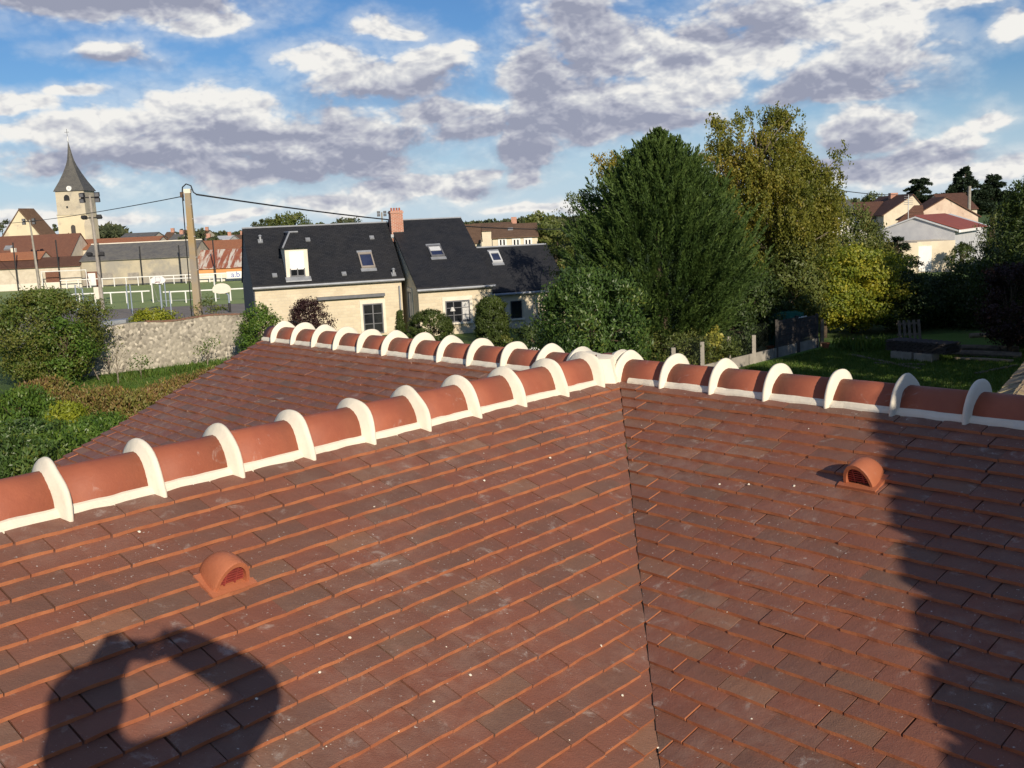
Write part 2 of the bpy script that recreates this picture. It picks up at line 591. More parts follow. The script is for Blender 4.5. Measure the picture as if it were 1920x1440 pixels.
MT['redtile'] = brick_mat('old_red_tile', (.175, .078, .055), (.24, .112, .07), (.09, .045, .036), .22, .12, .012, var=.55, dirt=(.17, .085, .06))
MT['orangetile'] = brick_mat('orange_tile', (.42, .18, .092), (.35, .14, .075), (.18, .08, .05), .3, .2, .012, var=.5, dirt=(.30, .14, .08))
MT['browntile'] = brick_mat('brown_tile', (.155, .095, .062), (.19, .12, .078), (.07, .045, .032), .25, .16, .012, var=.4)
MT['darktile'] = brick_mat('dark_brown_tile', (.13, .065, .047), (.155, .08, .055), (.05, .03, .022), .25, .16, .012, var=.4)
MT['metalroof'] = pm('pale_sheet', (.60, .62, .64), (.54, .56, .58), 2, .5)
MT['zinc'] = pm('zinc', (.36, .38, .41), (.30, .32, .35), 3, .45, metal=.3)
MT['brick'] = brick_mat('red_brick', (.50, .185, .11), (.40, .13, .08), (.60, .53, .44), .22, .075, .012, var=.3)
MT['glass'] = pm('window_glass', (.012, .013, .016), (.02, .022, .027), 2, .06, spec=.8)
MT['glass_blue'] = pm('roof_glass', (.02, .028, .07), (.03, .04, .09), 2, .08, spec=.8)
MT['curtain'] = pm('net_curtain', (.62, .62, .60), (.5, .5, .5), 8, .9)
MT['frame_grey'] = pm('grey_frame', (.15, .155, .17), (.12, .125, .14), 4, .5)
MT['frame_tan'] = pm('taupe_frame', (.33, .29, .25), (.28, .25, .22), 4, .5)
MT['frame_dark'] = pm('dark_frame', (.035, .037, .042), (.03, .03, .035), 4, .5)
MT['white'] = pm('white_paint', (.80, .80, .78), (.74, .74, .72), 2, .6)
MT['shutter'] = pm('roller_shutter', (.82, .82, .80), (.78, .78, .76), 2, .6)
MT['concrete'] = pm('concrete', (.36, .33, .29), (.27, .25, .22), 2.2, .9, .004, 30)
MT['concrete_pole'] = pm('weathered_pole', (.34, .28, .20), (.27, .245, .215), .7, .9, .006, 12, spots=(.36, .255, .12), spot_scale=.45, spot_thr=(.42, .68))
MT['steel'] = pm('galvanised', (.42, .44, .46), (.34, .36, .38), 3, .5, metal=.4)
MT['bluesteel'] = pm('blue_grey_steel', (.28, .34, .42), (.24, .29, .36), 3, .5)
MT['dark'] = pm('dark_steel', (.03, .03, .033), (.022, .022, .024), 3, .6)
MT['rubber'] = pm('black_cable', (.018, .018, .02), (.014, .014, .015), 3, .6)
MT['wood_dark'] = pm('weathered_board', (.085, .075, .07), (.06, .053, .05), 5, .85, .004, 20)
MT['wood'] = pm('cut_timber', (.30, .24, .165), (.20, .155, .105), 4, .85, .004, 18)
MT['wood_old'] = pm('grey_timber', (.20, .165, .125), (.12, .1, .08), 4, .9, .005, 18)
MT['bark'] = pm('bark', (.10, .075, .052), (.06, .045, .033), 6, .9, .02, 20)
MT['bark_pale'] = pm('birch_bark', (.26, .22, .17), (.14, .115, .09), 5, .9, .01, 14)
MT['pitch'] = pm('artificial_turf', (.24, .31, .115), (.265, .335, .13), .35, .95, .004, 8)
MT['asphalt'] = pm('court_asphalt', (.24, .215, .19), (.20, .18, .16), .8, .95, .004, 40)
MT['grass_ground'] = pm('meadow', (.062, .115, .024), (.085, .135, .030), .45, .95, .03, 9, spots=(.13, .115, .05), spot_scale=.3, spot_thr=(.6, .75))
MT['lawn'] = pm('lawn', (.095, .185, .030), (.12, .21, .042), .8, .95, .03, 14, spots=(.10, .10, .035), spot_scale=.55, spot_thr=(.6, .75))
MT['soil'] = pm('bed_soil', (.10, .065, .04), (.07, .047, .03), 2, .95, .02, 14)
MT['rubble'] = None
MT['cornice'] = pm('brown_cornice', (.50, .36, .22), (.42, .30, .18), 3, .85)
MT['meshwire'] = pm('green_wire', (.05, .065, .05), (.04, .05, .04), 3, .6)


def rubble_mat():
    m, nt, b = new_mat('flint_rubble')
    p = wpos(nt)
    v = node(nt, 'ShaderNodeTexVoronoi')
    v.inputs['Scale'].default_value = 7.0
    v.inputs['Randomness'].default_value = 1.0
    wv = node(nt, 'ShaderNodeVectorMath', operation='ADD')
    wn = node(nt, 'ShaderNodeTexNoise')
    wn.inputs['Scale'].default_value = 5
    nt.links.new(p, wn.inputs['Vector'])
    sc = node(nt, 'ShaderNodeVectorMath', operation='SCALE')
    sc.inputs['Scale'].default_value = .12
    nt.links.new(wn.outputs['Color'], sc.inputs[0])
    nt.links.new(p, wv.inputs[0])
    nt.links.new(sc.outputs[0], wv.inputs[1])
    nt.links.new(wv.outputs[0], v.inputs['Vector'])
    sx = node(nt, 'ShaderNodeSeparateXYZ')
    nt.links.new(v.outputs['Color'], sx.inputs[0])
    r = node(nt, 'ShaderNodeValToRGB')
    e = r.color_ramp.elements
    e[0].position, e[0].color = 0, (.16, .143, .118, 1)
    e[1].position, e[1].color = 1, (.60, .545, .45, 1)
    e.new(.45).color = (.28, .255, .21, 1)
    e.new(.75).color = (.40, .365, .30, 1)
    nt.links.new(sx.outputs[0], r.inputs[0])
    edge = smooth(nt, v.outputs['Distance'], .38, .62)
    c = mix_c(nt, math_n(nt, 'MULTIPLY', edge, .45), r.outputs[0], (.33, .30, .25))
    c = mix_c(nt, math_n(nt, 'MULTIPLY', smooth(nt, noise(nt, p, .6, 5, .6), .4, .65), .45), c, (.43, .395, .32))
    nt.links.new(c, b.inputs['Base Color'])
    b.inputs['Roughness'].default_value = .95
    bump(nt, b, math_n(nt, 'SUBTRACT', math_n(nt, 'MULTIPLY', noise(nt, p, 22, 5), .3), v.outputs['Distance']), .025)
    return m


MT['rubble'] = rubble_mat()


def rusty_mat():
    m, nt, b = new_mat('rusty_corrugated_sheet')
    uv = node(nt, 'ShaderNodeUVMap').outputs[0]
    mp = node(nt, 'ShaderNodeMapping')
    mp.inputs['Scale'].default_value = (1.1, .13, 1)
    nt.links.new(uv, mp.inputs[0])
    f = smooth(nt, noise(nt, mp.outputs[0], 1.2, 6, .7, .4), .47, .56)
    c = mix_c(nt, f, (.27, .085, .05), (.56, .53, .47))
    c = mix_c(nt, math_n(nt, 'MULTIPLY', smooth(nt, noise(nt, uv, .9, 6, .6), .45, .7), .7), c, (.36, .14, .07))
    nt.links.new(c, b.inputs['Base Color'])
    b.inputs['Roughness'].default_value = .75
    return m


MT['rusty'] = rusty_mat()

# ================================================================== THE SETTING: ground
def sheet(name, poly, z, mat):
    me = bpy.data.meshes.new(name)
    me.from_pydata([(float(a), float(b), z) for a, b in poly], [], [tuple(range(len(poly)))])
    me.materials.append(mat)
    if me.polygons[0].normal.z < 0:
        me.flip_normals()
    return link(name, me, kind='structure')


sheet('ground', [(-2500, -400), (2500, -400), (2500, 4000), (-2500, 4000)], 0.0, MT['grass_ground'])
sheet('sports_pitch', [(-150, 92.5), (-16, 92.5), (-16, 139), (-150, 139)], .008, MT['pitch'])
sheet('asphalt_court', [(-120, 60), (-10, 60), (-10, 92.4), (-120, 92.4)], .006, MT['asphalt'])

# ================================================================== THE TILED BUILDING
bh, bA = -0.8636, 0.8481
d1 = np.array([math.cos(bh), math.sin(bh), 0])
dA = np.array([math.cos(bA), math.sin(bA), 0])
Z = np.array([0, 0, 1.])
pp2 = np.array([d1[1], -d1[0], 0])
pp1 = np.array([dA[1], -dA[0], 0])
AL1, AL2 = 0.4612, 0.4055
v1 = pp1 * math.cos(AL1) - Z * math.sin(AL1)
v2 = pp2 * math.cos(AL2) - Z * math.sin(AL2)
n1 = pp1 * math.sin(AL1) + Z * math.cos(AL1)
n2 = pp2 * math.sin(AL2) + Z * math.cos(AL2)
RZ = 5.0
A0 = np.array([-1.5946, 3.6283, RZ])
B0 = np.array([-2.1973, 9.4985, RZ])
SP = 0.3616
C0 = B0 + 4.3182 * d1
WA, WB = 0.165, 0.15
JA = 3.389 * 1.0           # along dA from A0 to the junction (see below)
tt = np.linalg.solve(np.stack([dA[:2], -d1[:2]], 1), (B0 - A0)[:2])
J = A0 + tt[0] * dA
JA, JB = tt
# left slope of wing A and back slope of B-C
v1b = -pp1 * math.cos(AL1) - Z * math.sin(AL1)
n1b = -pp1 * math.sin(AL1) + Z * math.cos(AL1)
v2b = -pp2 * math.cos(AL2) - Z * math.sin(AL2)
n2b = -pp2 * math.sin(AL2) + Z * math.cos(AL2)
A0b = A0 - pp1 * 2 * WA
B0b = B0 - pp2 * 2 * WB
VERGE = -0.2345

building = thing('tiled_building', 'low building with a fresh brown clay tile roof and white mortared ridges in front', 'building', A0 * [1, 1, 0])

PUR, TW, TL, TH = 0.0885, 0.205, 0.16, 0.0140
TILT = TH / PUR * 1.0


def tile_variant(seed):
    r = random.Random(seed)
    n = 5
    vs, fs, mi = [], [], []
    xs = [-.5 + i / (n - 1) for i in range(n)]
    w = TW - .0042
    jit = [r.uniform(-.0018, .0018) for _ in xs]
    for row, y in enumerate((0, -TL)):
        for i, x in enumerate(xs):
            z = -.0026 * (2 * x) ** 2 * r.uniform(.75, 1.2)
            vs.append((x * w, y + (jit[i] if row == 0 else 0), z))
    for row, y in enumerate((0.0012, -TL)):
        for i, x in enumerate(xs):
            vs.append((x * w, y + (jit[i] if row == 0 else 0), vs[i][2] - TH))
    for i in range(n - 1):
        fs.append((i, i + 1, n + i + 1, n + i)); mi.append(0)
        fs.append((2 * n + i, 2 * n + i + 1, i + 1, i)); mi.append(1)
    fs.append((0, n, 3 * n, 2 * n)); mi.append(0)
    fs.append((n - 1, 2 * n + n - 1, 3 * n + n - 1, 2 * n - 1)); mi.append(0)
    return np.array(vs), fs, mi


VARS = [tile_variant(40 + i) for i in range(8)]
TILE_ME = []
for i, (vs, fs, mi) in enumerate(VARS):
    me = bpy.data.meshes.new('tile')
    me.from_pydata([tuple(p) for p in vs], [], fs)
    me.materials.append(MT['tile'])
    me.materials.append(MT['tile_edge'])
    me.polygons.foreach_set('material_index', mi)
    TILE_ME.append(me)


def clip(poly, hp):
    for a, b, c in hp:
        out = []
        for i in range(len(poly)):
            p, q = poly[i], poly[(i + 1) % len(poly)]
            dp, dq = a * p[0] + b * p[1] - c, a * q[0] + b * q[1] - c
            if dp <= 0:
                out.append(p)
            if dp * dq < 0:
                s = dp / (dp - dq)
                out.append((p[0] + s * (q[0] - p[0]), p[1] + s * (q[1] - p[1])))
        poly = out
        if len(poly) < 3:
            return []
    return poly


def area(poly):
    return abs(sum(p[0] * q[1] - p[1] * q[0] for p, q in zip(poly, poly[1:] + poly[:1]))) / 2


FIELD_V, FIELD_F, FIELD_M, FIELD_T = [], [], [], []
CAND = []


def px_of(P):
    d = np.asarray(P) - [0, 0, CAM_Z]
    k = d @ cF
    if k <= .1:
        return None
    return 960 + FPX * (d @ cX) / k, 720 - FPX * (d @ cU) / k, k


def tile_plane(O, e, v, n, urange, rows, hps, d0, cand=True, seed=0):
    r = random.Random(seed)
    for i in range(rows):
        d = d0 + i * PUR + r.uniform(-.002, .002)
        u = urange[0] + (TW / 2 if i % 2 else 0) + r.uniform(-.035, .035) - TW
        while u < urange[1] + TW:
            wj = TW + r.gauss(0, .0022)
            dd = d + r.gauss(0, .0022)
            tint = r.random()
            rect = [(u - TW / 2 + .002, dd - TL), (u + TW / 2 - .002, dd - TL), (u + TW / 2 - .002, dd), (u - TW / 2 + .002, dd)]
            cp = clip(rect, hps)
            lift = abs(r.gauss(0, .0010))
            if r.random() < .012:
                lift += .004
            if len(cp) >= 3 and area(cp) > .0006:
                full = area(cp) > area(rect) * .995
                if full:
                    rz = r.gauss(0, .006)
                    ct, st = math.cos(TILT), math.sin(TILT)
                    yv = v * ct + n * st      # local y (towards the tail), tail up
                    zn = n * ct - v * st
                    xe = e
                    if np.cross(xe, yv) @ zn < 0:
                        xe = -e
                    xx = xe * math.cos(rz) + yv * math.sin(rz)
                    yy = yv * math.cos(rz) - xe * math.sin(rz)
                    org = O + e * u + v * dd + n * (TH * 1.15 + lift)
                    k = r.randrange(len(VARS))
                    CAND.append((org, xx, yy, zn, k, tint, cand))
                else:
                    b = len(FIELD_V)
                    m = len(cp)
                    top, bot = [], []
                    for (a, q) in cp:
                        h = TH * 1.15 + lift + (q - dd) * math.tan(TILT)
                        P = O + e * a + v * q + n * h
                        top.append(P)
                        bot.append(P - n * TH)
                    FIELD_V.extend(top + bot)
                    nrm = np.cross(top[1] - top[0], top[2] - top[0])
                    fl = nrm @ n > 0
                    FIELD_F.append(tuple(range(b, b + m)) if fl else tuple(range(b + m - 1, b - 1, -1)))
                    FIELD_M.append(0)
                    FIELD_T.append(tint)
                    for q in range(m):
                        q2 = (q + 1) % m
                        f = (b + q, b + m + q, b + m + q2, b + q2)
                        FIELD_F.append(f if fl else f[::-1])
                        FIELD_M.append(1)
                        FIELD_T.append(tint)
            u += wj


# valley between the right slope of A and the near slope of C
vd = np.cross(n1, n2); vd /= np.linalg.norm(vd); vd *= -np.sign(vd[2])
kA = (vd @ dA) / (vd @ v1)
kC = (vd @ d1) / (vd @ v2)
# valley between the left slope of A and the near slope of B
cc = np.array([n1b @ A0b, n2 @ B0, RZ])
J2 = np.linalg.solve(np.stack([n1b, n2, Z]), cc)
vd2 = np.cross(n1b, n2); vd2 /= np.linalg.norm(vd2); vd2 *= -np.sign(vd2[2])
kB2 = (vd2 @ d1) / (vd2 @ v2)
kA2 = (vd2 @ dA) / (vd2 @ v1b)
J2u = (J2 - B0) @ d1
J2a = (J2 - A0b) @ dA
ROWS1, ROWS2 = 38, 33
tile_plane(A0, dA, v1, n1, (-2.6, JA + 1.2), ROWS1, [(1, -kA, JA - .005)], .03, True, 1)
tile_plane(B0, d1, v2, n2, (JB - 1.6, JB + 6.3), ROWS2, [(-1, kC, -JB - .009)], .034, True, 2)
tile_plane(B0, d1, v2, n2, (-.5, J2u + 2.5), ROWS2 - 2, [(1, -kB2, J2u - .01), (-1, -.05, -VERGE)], .034, True, 3)
tile_plane(A0b, dA, v1b, n1b, (-2.6, J2a + .6), 30, [(1, -kA2, J2a - .01)], .03, False, 4)
tile_plane(B0b, d1, v2b, n2b, (-.3, JB + 6.3), 30, [(-1, 0, -VERGE)], .034, False, 5)
# the tiles that show largest become objects of their own, the rest one field
score = []
for i, (org, xx, yy, zn, k, tint, cand) in enumerate(CAND):
    s = 0
    if cand:
        q = px_of(org - yy * .04)
        if q and -60 < q[0] < 1980 and -20 < q[1] < 1470:
            dcam = np.array([0, 0, CAM_Z]) - org
            s = abs(dcam @ zn) / np.linalg.norm(dcam) ** 3
    score.append(s)
order = np.argsort(-np.array(score))
single = set(int(i) for i in order[:300] if score[int(i)] > 0)
bl = np.array(building.location)
for i, (org, xx, yy, zn, k, tint, cand) in enumerate(CAND):
    if i in single:
        o = bpy.data.objects.new('tile', TILE_ME[k])
        COL.objects.link(o)
        o.parent = building
        o.matrix_local = Matrix([(xx[a], yy[a], zn[a], org[a] - bl[a]) for a in range(3)] + [(0, 0, 0, 1)])
    else:
        vs, fs, mi = VARS[k]
        b = len(FIELD_V)
        W = org + vs[:, :1] * xx + vs[:, 1:2] * yy + vs[:, 2:] * zn
        FIELD_V.extend(list(W))
        FIELD_F.extend([tuple(b + j for j in f) for f in fs])
        FIELD_M.extend(mi)
        FIELD_T.extend([tint] * len(fs))
me = bpy.data.meshes.new('tile_field')
me.from_pydata([tuple(p) for p in FIELD_V], [], FIELD_F)
me.materials.append(MT['tile_field'])
me.materials.append(MT['tile_edge'])
me.polygons.foreach_set('material_index', FIELD_M)
at = me.attributes.new('tint', 'FLOAT', 'FACE')
at.data.foreach_set('value', np.array(FIELD_T, dtype=np.float32))
link('tile_field', me, building, kind='stuff')

# boarding under the tiles, and the walls
mb = MB()
E1, E2 = ROWS1 * PUR + .0, ROWS2 * PUR + .0
def slab(O, e, v, n, u0, u1, d0, dn, up=-.022, th=.10, cut=None):
    pts = [(u0, d0), (u1, d0), (u1, dn), (u0, dn)]
    if cut:
        pts = clip(pts, cut)
    mb.prism([O + e * a + v * b + n * (up - th) for a, b in pts], n * th)
slab(A0, dA, v1, n1, -2.6, JA + 2, -.17, E1 - .03, cut=[(1, -kA, JA - .02)])
slab(B0, d1, v2, n2, JB - 2, JB + 6.2, -.15, E2 - .03, cut=[(-1, kC, -JB - .02)])
slab(B0, d1, v2, n2, -.2, J2u + 3, -.15, E2 - .1, cut=[(1, -kB2, J2u - .02), (-1, -.05, -VERGE - .03)])
slab(A0b, dA, v1b, n1b, -2.6, J2a + 2, -.17, 30 * PUR - .03, cut=[(1, -kA2, J2a - .02)])
slab(B0b, d1, v2b, n2b, -.2, JB + 6.2, -.15, 30 * PUR - .03)
mb.build('roof_boarding', MT['under'], building)
mb = MB()
def wall(P, Q, z1, th, side):
    P, Q = np.asarray(P, float) * [1, 1, 0], np.asarray(Q, float) * [1, 1, 0]
    s = np.asarray(side) * th
    mb.hexa([P, Q, Q + s, P + s, P + Z * z1, Q + Z * z1, Q + s + Z * z1, P + s + Z * z1])
c1, c2_ = math.cos(AL1), math.cos(AL2)
e1p, e2p = (E1 - .25) * c1, (E2 - .25) * c2_
z1w = RZ - (E1 - .25) * math.sin(AL1) - .16
z2w = RZ - (E2 - .25) * math.sin(AL2) - .16
corner = np.linalg.solve(np.stack([pp1[:2], pp2[:2]]), [pp1 @ A0 + e1p, pp2 @ B0 + e2p])
corner = np.array([*corner, 0])
wall(A0 - 2.3 * dA + pp1 * e1p, corner, z1w, .25, -pp1)
wall(corner, B0 + d1 * (JB + 6.0) + pp2 * e2p, z2w, .25, -pp2)
wall(A0 - 2.3 * dA + pp1 * e1p, A0b - 2.3 * dA - pp1 * 2.1, z1w, .25, dA)
wall(A0b - 2.3 * dA - pp1 * 2.1, A0b + dA * (J2a - 1.8) - pp1 * 2.1, z1w, .25, pp1)
wall(B0 + d1 * .1 + pp2 * (E2 - .4) * c2_, B0b + d1 * .02 - pp2 * 2.3, z2w, .25, d1)
wall(B0b + d1 * .05 - pp2 * 2.3, B0b + d1 * (JB + 6) - pp2 * 2.3, z2w, .25, pp2)
mb.build('wall', MT['render'], building)

# ridge: half-round clay ridge tiles, crests of white mortar over each joint, mortar beads along the feet
def half_ring(c, e, pp, w, h, n=15):
    return [c + pp * (w * math.cos(math.pi * i / (n - 1))) + Z * (h * math.sin(math.pi * i / (n - 1)) ** .94) for i in range(n)]


def barrel_mesh(e, pp, w, h, L, seed):
    r = random.Random(seed)
    n = 15
    mbx = MB()
    vs = []
    o = np.zeros(3)
    for (y, g) in ((-.004, 1.0), (L * .5, 1.0 + r.uniform(-.006, .006)), (L + .004, 1.0)):
        vs += half_ring(o + e * y, e, pp, w * g, h * g, n)
    for (y, g) in ((-.004, .88), (L + .004, .88)):
        vs += half_ring(o + e * y, e, pp, w * g, h * g, n)
    fs = []
    for k in range(2):
        for i in range(n - 1):
            fs.append((k * n + i, k * n + i + 1, (k + 1) * n + i + 1, (k + 1) * n + i))
    for i in range(n - 1):
        fs.append((i + 1, i, 3 * n + i, 3 * n + i + 1))
        fs.append((2 * n + i, 2 * n + i + 1, 4 * n + i + 1, 4 * n + i))
    mbx.add(vs, fs)
    return mbx.mesh('ridge_tile', MT['ridge'], smooth=True, uv=False)


def crest_mesh(e, pp, w, h, wi, hi, t_in, t_out, seed):
    r = random.Random(seed)
    n = 25
    prof = [(-t_in * r.uniform(.85, 1.1), 0.0), (-t_out * 1.5, .72), (-t_out * .7, .965), (t_out * .5, 1.0), (t_out * 1.3, .94), (t_out * 1.9, .70), (t_in * r.uniform(.85, 1.1), 0.0)]
    vs, fs = [], []
    wob = [r.uniform(-.011, .011) for _ in range(6)]
    for i in range(n):
        th = math.pi * i / (n - 1)
        wb = sum(wob[k] * math.sin((k + 1) * th + k) for k in range(6)) * .35
        co, si = math.cos(th), math.sin(th) ** .94
        for (y, g) in prof:
            rw = (wi - .012) + (w - wi + .012 + wb) * g
            rh = (hi - .012) + (h - hi + .012 + wb) * g
            vs.append(e * (y + wb * .6) + pp * (rw * co) + Z * (rh * si - (.045 if i in (0, n - 1) else 0)))
    m = len(prof)
    for i in range(n - 1):
        for k in range(m - 1):
            fs.append((i * m + k, (i + 1) * m + k, (i + 1) * m + k + 1, i * m + k + 1))
    fs.append(tuple(range(m)))
    fs.append(tuple(range((n - 1) * m, n * m))[::-1])
    mbx = MB()
    mbx.add(vs, fs)
    me = mbx.mesh('mortar_crest', MT['mortar'], smooth=True, uv=False)
    return me


def fix_normals(me):
    bm = bmesh.new()
    bm.from_mesh(me)
    bmesh.ops.recalc_face_normals(bm, faces=bm.faces)
    bm.to_mesh(me)
    bm.free()


def ridge(O, e, pp, w, h, hb, wb, k0, k1, skip_tiles=(), skip_crest=()):
    ax = O - pp * w
    tiles = [barrel_mesh(e, pp, wb, hb, SP, s) for s in range(2)]
    crests = [crest_mesh(e, pp, w, h, wb, hb, .038 if w > .16 else .027, .008, 90 + s) for s in range(5)]
    for me in tiles + crests:
        fix_normals(me)
    for k in range(k0, k1 + 1):
        jt = random.uniform(-.008, .008)
        if k not in skip_crest:
            o = link('mortar_crest', crests[k % 5], building)
            o.location = Vector(ax + e * (k * SP + jt)) - building.location
            o.rotation_euler = (0, 0, random.uniform(-.03, .03))
        if k < k1 and k not in skip_tiles:
            o = link('ridge_tile', tiles[k % 2], building)
            o.location = Vector(ax + e * (k * SP)) - building.location
    return ax


def bead(O, e, pp, v, n, u0, u1, w, seed):
    r = random.Random(seed)
    N = int((u1 - u0) / .06)
    vs, fs = [], []
    for i in range(N + 1):
        u = u0 + (u1 - u0) * i / N
        a = r.uniform(-.006, .006)
        q0 = -.045 if w > .16 else -.027
        for (p, zz) in ((q0 + a * .7, -.004), (q0 - .003 + a * .7, .014), (q0 - .013, .026 + r.uniform(-.003, .003)), (q0 - .034, .028), (q0 - .05, -.03)):
            vs.append(O + e * u + pp * p + Z * (zz - p * .46))
    m = 5
    for i in range(N):
        for k in range(m - 1):
            fs.append((i * m + k, (i + 1) * m + k, (i + 1) * m + k + 1, i * m + k + 1))
    mbx = MB()
    mbx.add(vs, fs)
    me = mbx.mesh('mortar_bead', MT['mortar'], uv=False)
    fix_normals(me)
    link('mortar_bead', me, building)


HBA, HBB = .183, .145
ridge(A0, dA, pp1, WA, .226, HBA, .103, -7, 9)
ridge(B0, d1, pp2, WB, .198, HBB, .106, -1, 11, skip_crest=(-1, 11), skip_tiles=(-1,))
ridge(C0, d1, pp2, WB, .198, HBB, .106, 0, 14)
bead(A0, dA, pp1, v1, n1, -2.55, JA - .03, WA, 1)
bead(A0 - pp1 * 2 * WA, dA, -pp1, v1b, n1b, -2.55, J2a - .02, WA, 2)
bead(B0, d1, pp2, v2, n2, VERGE, J2u, WB, 3)
bead(B0, d1, pp2, v2, n2, JB + .03, JB + 6.2, WB, 4)
bead(B0 - pp2 * 2 * WB, d1, -pp2, v2b, n2b, VERGE, JB + 6.2, WB, 5)
# end ridge tile of B up to the verge
me = barrel_mesh(d1, pp2, .106, HBB, .235, 3); fix_normals(me)
o = link('ridge_tile', me, building); o.location = Vector(B0 - pp2 * WB + d1 * VERGE) - building.location
# last piece of A that runs into the junction
me = barrel_mesh(dA, pp1, .106, HBA, .26, 5); fix_normals(me)
o = link('ridge_tile', me, building); o.location = Vector(A0 - pp1 * WA + dA * (9 * SP)) - building.location

# plaster saddle where the three ridges meet
axB = B0 - pp2 * WB
vs, fs = [], []
n = 17
stations = [(-.44, .185, .14), (-.41, .197, .150), (-.36, .172, .130), (-.26, .160, .120), (-.17, .162, .120), (-.10, .185, .135), (-.06, .20, .145), (-.03, .19, .13), (-.02, .10, .08)]
for (y, hh, ww) in stations:
    vs += half_ring(axB + d1 * (4.3182 + y), d1, pp2, ww, hh, n)
for k in range(len(stations) - 1):
    for i in range(n - 1):
        fs.append((k * n + i, k * n + i + 1, (k + 1) * n + i + 1, (k + 1) * n + i))
fs.append(tuple(range(n)))
fs.append(tuple(range((len(stations) - 1) * n, len(stations) * n))[::-1])
# the upright pier of plaster over the valley head
mbx = MB()
mbx.add(vs, fs)
axA = A0 - pp1 * WA
def P_(a, b, z):   # a along dA from the junction, b across (pp1)
    return J + dA * a + pp1 * b + Z * z
for (w0, w1, z0, z1, a0, a1) in ((.03, .055, -.03, .17, -.13, .06),):
    pts0 = [P_(-.16, -.05, -.04), P_(-.02, .004, -.05), P_(.10, .0, -.05), P_(.02, -.16, -.04)]
    pts1 = [P_(-.10, -.10, .17), P_(-.015, -.055, .165), P_(.06, -.08, .18), P_(.0, -.16, .19)]
    mbx.hexa(pts0 + pts1)
me = mbx.mesh('mortar_saddle', MT['mortar'], smooth=False, uv=False)
fix_normals(me)
link('mortar_saddle', me, building)

# dropped blobs of mortar on the tiles
mb = MB()
rb = random.Random(5)
spots_px = [(780 / 3, 720 + 845 / 3), (1165, 1308), (1411, 1353), (1232, 1407), (1350, 912), (700 / 1, 955), (812, 1320), (1030, 862), (640 + 800 / 3, 905), (1105, 852), (745, 1375), (655, 1200), (598, 1265), (1125, 1215), (1490, 915), (1405, 912), (480, 1315), (880, 1270), (1700, 830)]
for q in range(34):
    spots_px.append((rb.uniform(350, 1250) if q < 24 else rb.uniform(1200, 1650), rb.uniform(770, 1430)))
for i, (px, py) in enumerate(spots_px):
    xv = 1152 + (py - 727) * .124
    O, n = (A0, n1) if px < xv else (B0, n2)
    d = ray(px, py)
    P = np.array([0, 0, CAM_Z]) + d * ((n @ (O - [0, 0, CAM_Z])) / (n @ d))
    rr = (.006 if i < 18 else rb.choice((.0016, .0022, .003))) * (P[1] / 3.5) ** .5
    a = np.cross(n, (1, .3, 0)); a /= np.linalg.norm(a); b = np.cross(n, a)
    base = P + n * .012
    ring = [base + rr * rb.uniform(.7, 1.2) * (math.cos(t) * a + math.sin(t) * b) for t in np.linspace(0, 2 * math.pi, 7)[:-1]]
    mb.add(ring + [base + n * rr * .9], [(j, (j + 1) % 6, 6) for j in range(6)])
mb.build('mortar_droppings', MT['mortar'], building, smooth=True, kind='stuff')


# hooded clay roof vents
def roof_vent(px, py, O, e, v, n):
    d = ray(px, py)
    P = np.array([0, 0, CAM_Z]) + d * ((n @ (O - [0, 0, CAM_Z])) / (n @ d)) + n * .016
    W, H, L = .072, .112, .145
    mbx = MB()
    nn, ns = 15, 9
    vs, fs = [], []
    # arch swept uphill, closing into the slope; front lip flares
    for k in range(ns):
        s = k / (ns - 1)
        g = math.sqrt(max(0, 1 - s ** 2.4))
        for i in range(nn):
            th = math.pi * i / (nn - 1)
            vs.append(P - v * (L * s) + e * (W * (.35 + .65 * g) * math.cos(th)) + n * (H * g * math.sin(th) - .004))
    for k in range(ns - 1):
        for i in range(nn - 1):
            fs.append((k * nn + i, k * nn + i + 1, (k + 1) * nn + i + 1, (k + 1) * nn + i))
    # front rim and reveal
    b = len(vs)
    for (y, g) in ((.006, .97), (.006, .80), (-.02, .77)):
        for i in range(nn):
            th = math.pi * i / (nn - 1)
            vs.append(P + v * y + e * (W * g * math.cos(th)) + n * (H * g * math.sin(th) - .002))
    for i in range(nn - 1):
        fs.append((i, b + i, b + i + 1, i + 1))
        for q in range(2):
            fs.append((b + q * nn + i, b + (q + 1) * nn + i, b + (q + 1) * nn + i + 1, b + q * nn + i + 1))
    mbx.add(vs, fs)
    mbx.obox(P - v * .045 - n * .007, e * .088, v * .06, n * .006)
    mbx.obox(P + v * .012 - n * .002, e * .092, v * .016, n * .006)
    me = mbx.mesh('roof_vent', MT['vent'], smooth=False, uv=False)
    fix_normals(me)
    me.polygons.foreach_set('use_smooth', [len(p.vertices) == 4 and i < (ns - 1) * (nn - 1) for i, p in enumerate(me.polygons)])
    o = link('roof_vent', me, building)
    g = MB()
    back = [P - v * .03 + e * (W * .77 * math.cos(math.pi * i / 14)) + n * (H * .77 * math.sin(math.pi * i / 14)) for i in range(15)]
    g.add(back, [tuple(range(15))], 1)
    for q in range(7):
        h = .010 + q * .0115
        hw = W * .77 * math.sqrt(max(0, 1 - (h / (H * .77)) ** 2))
        g.obox(P - v * .016 + n * h, e * hw, v * .006 + n * .002, n * .0028)
    for q in (-1, 1):
        g.obox(P - v * .013 + n * .04 + e * (q * .022), e * .0025, v * .004, n * .04)
    me = g.mesh('grille', [MT['grille'], MT['dark']], uv=False)
    fix_normals(me)
    link('grille', me, o)


roof_vent(432, 1105, A0, dA, v1, n1)
roof_vent(1612, 915, B0, d1, v2, n2)

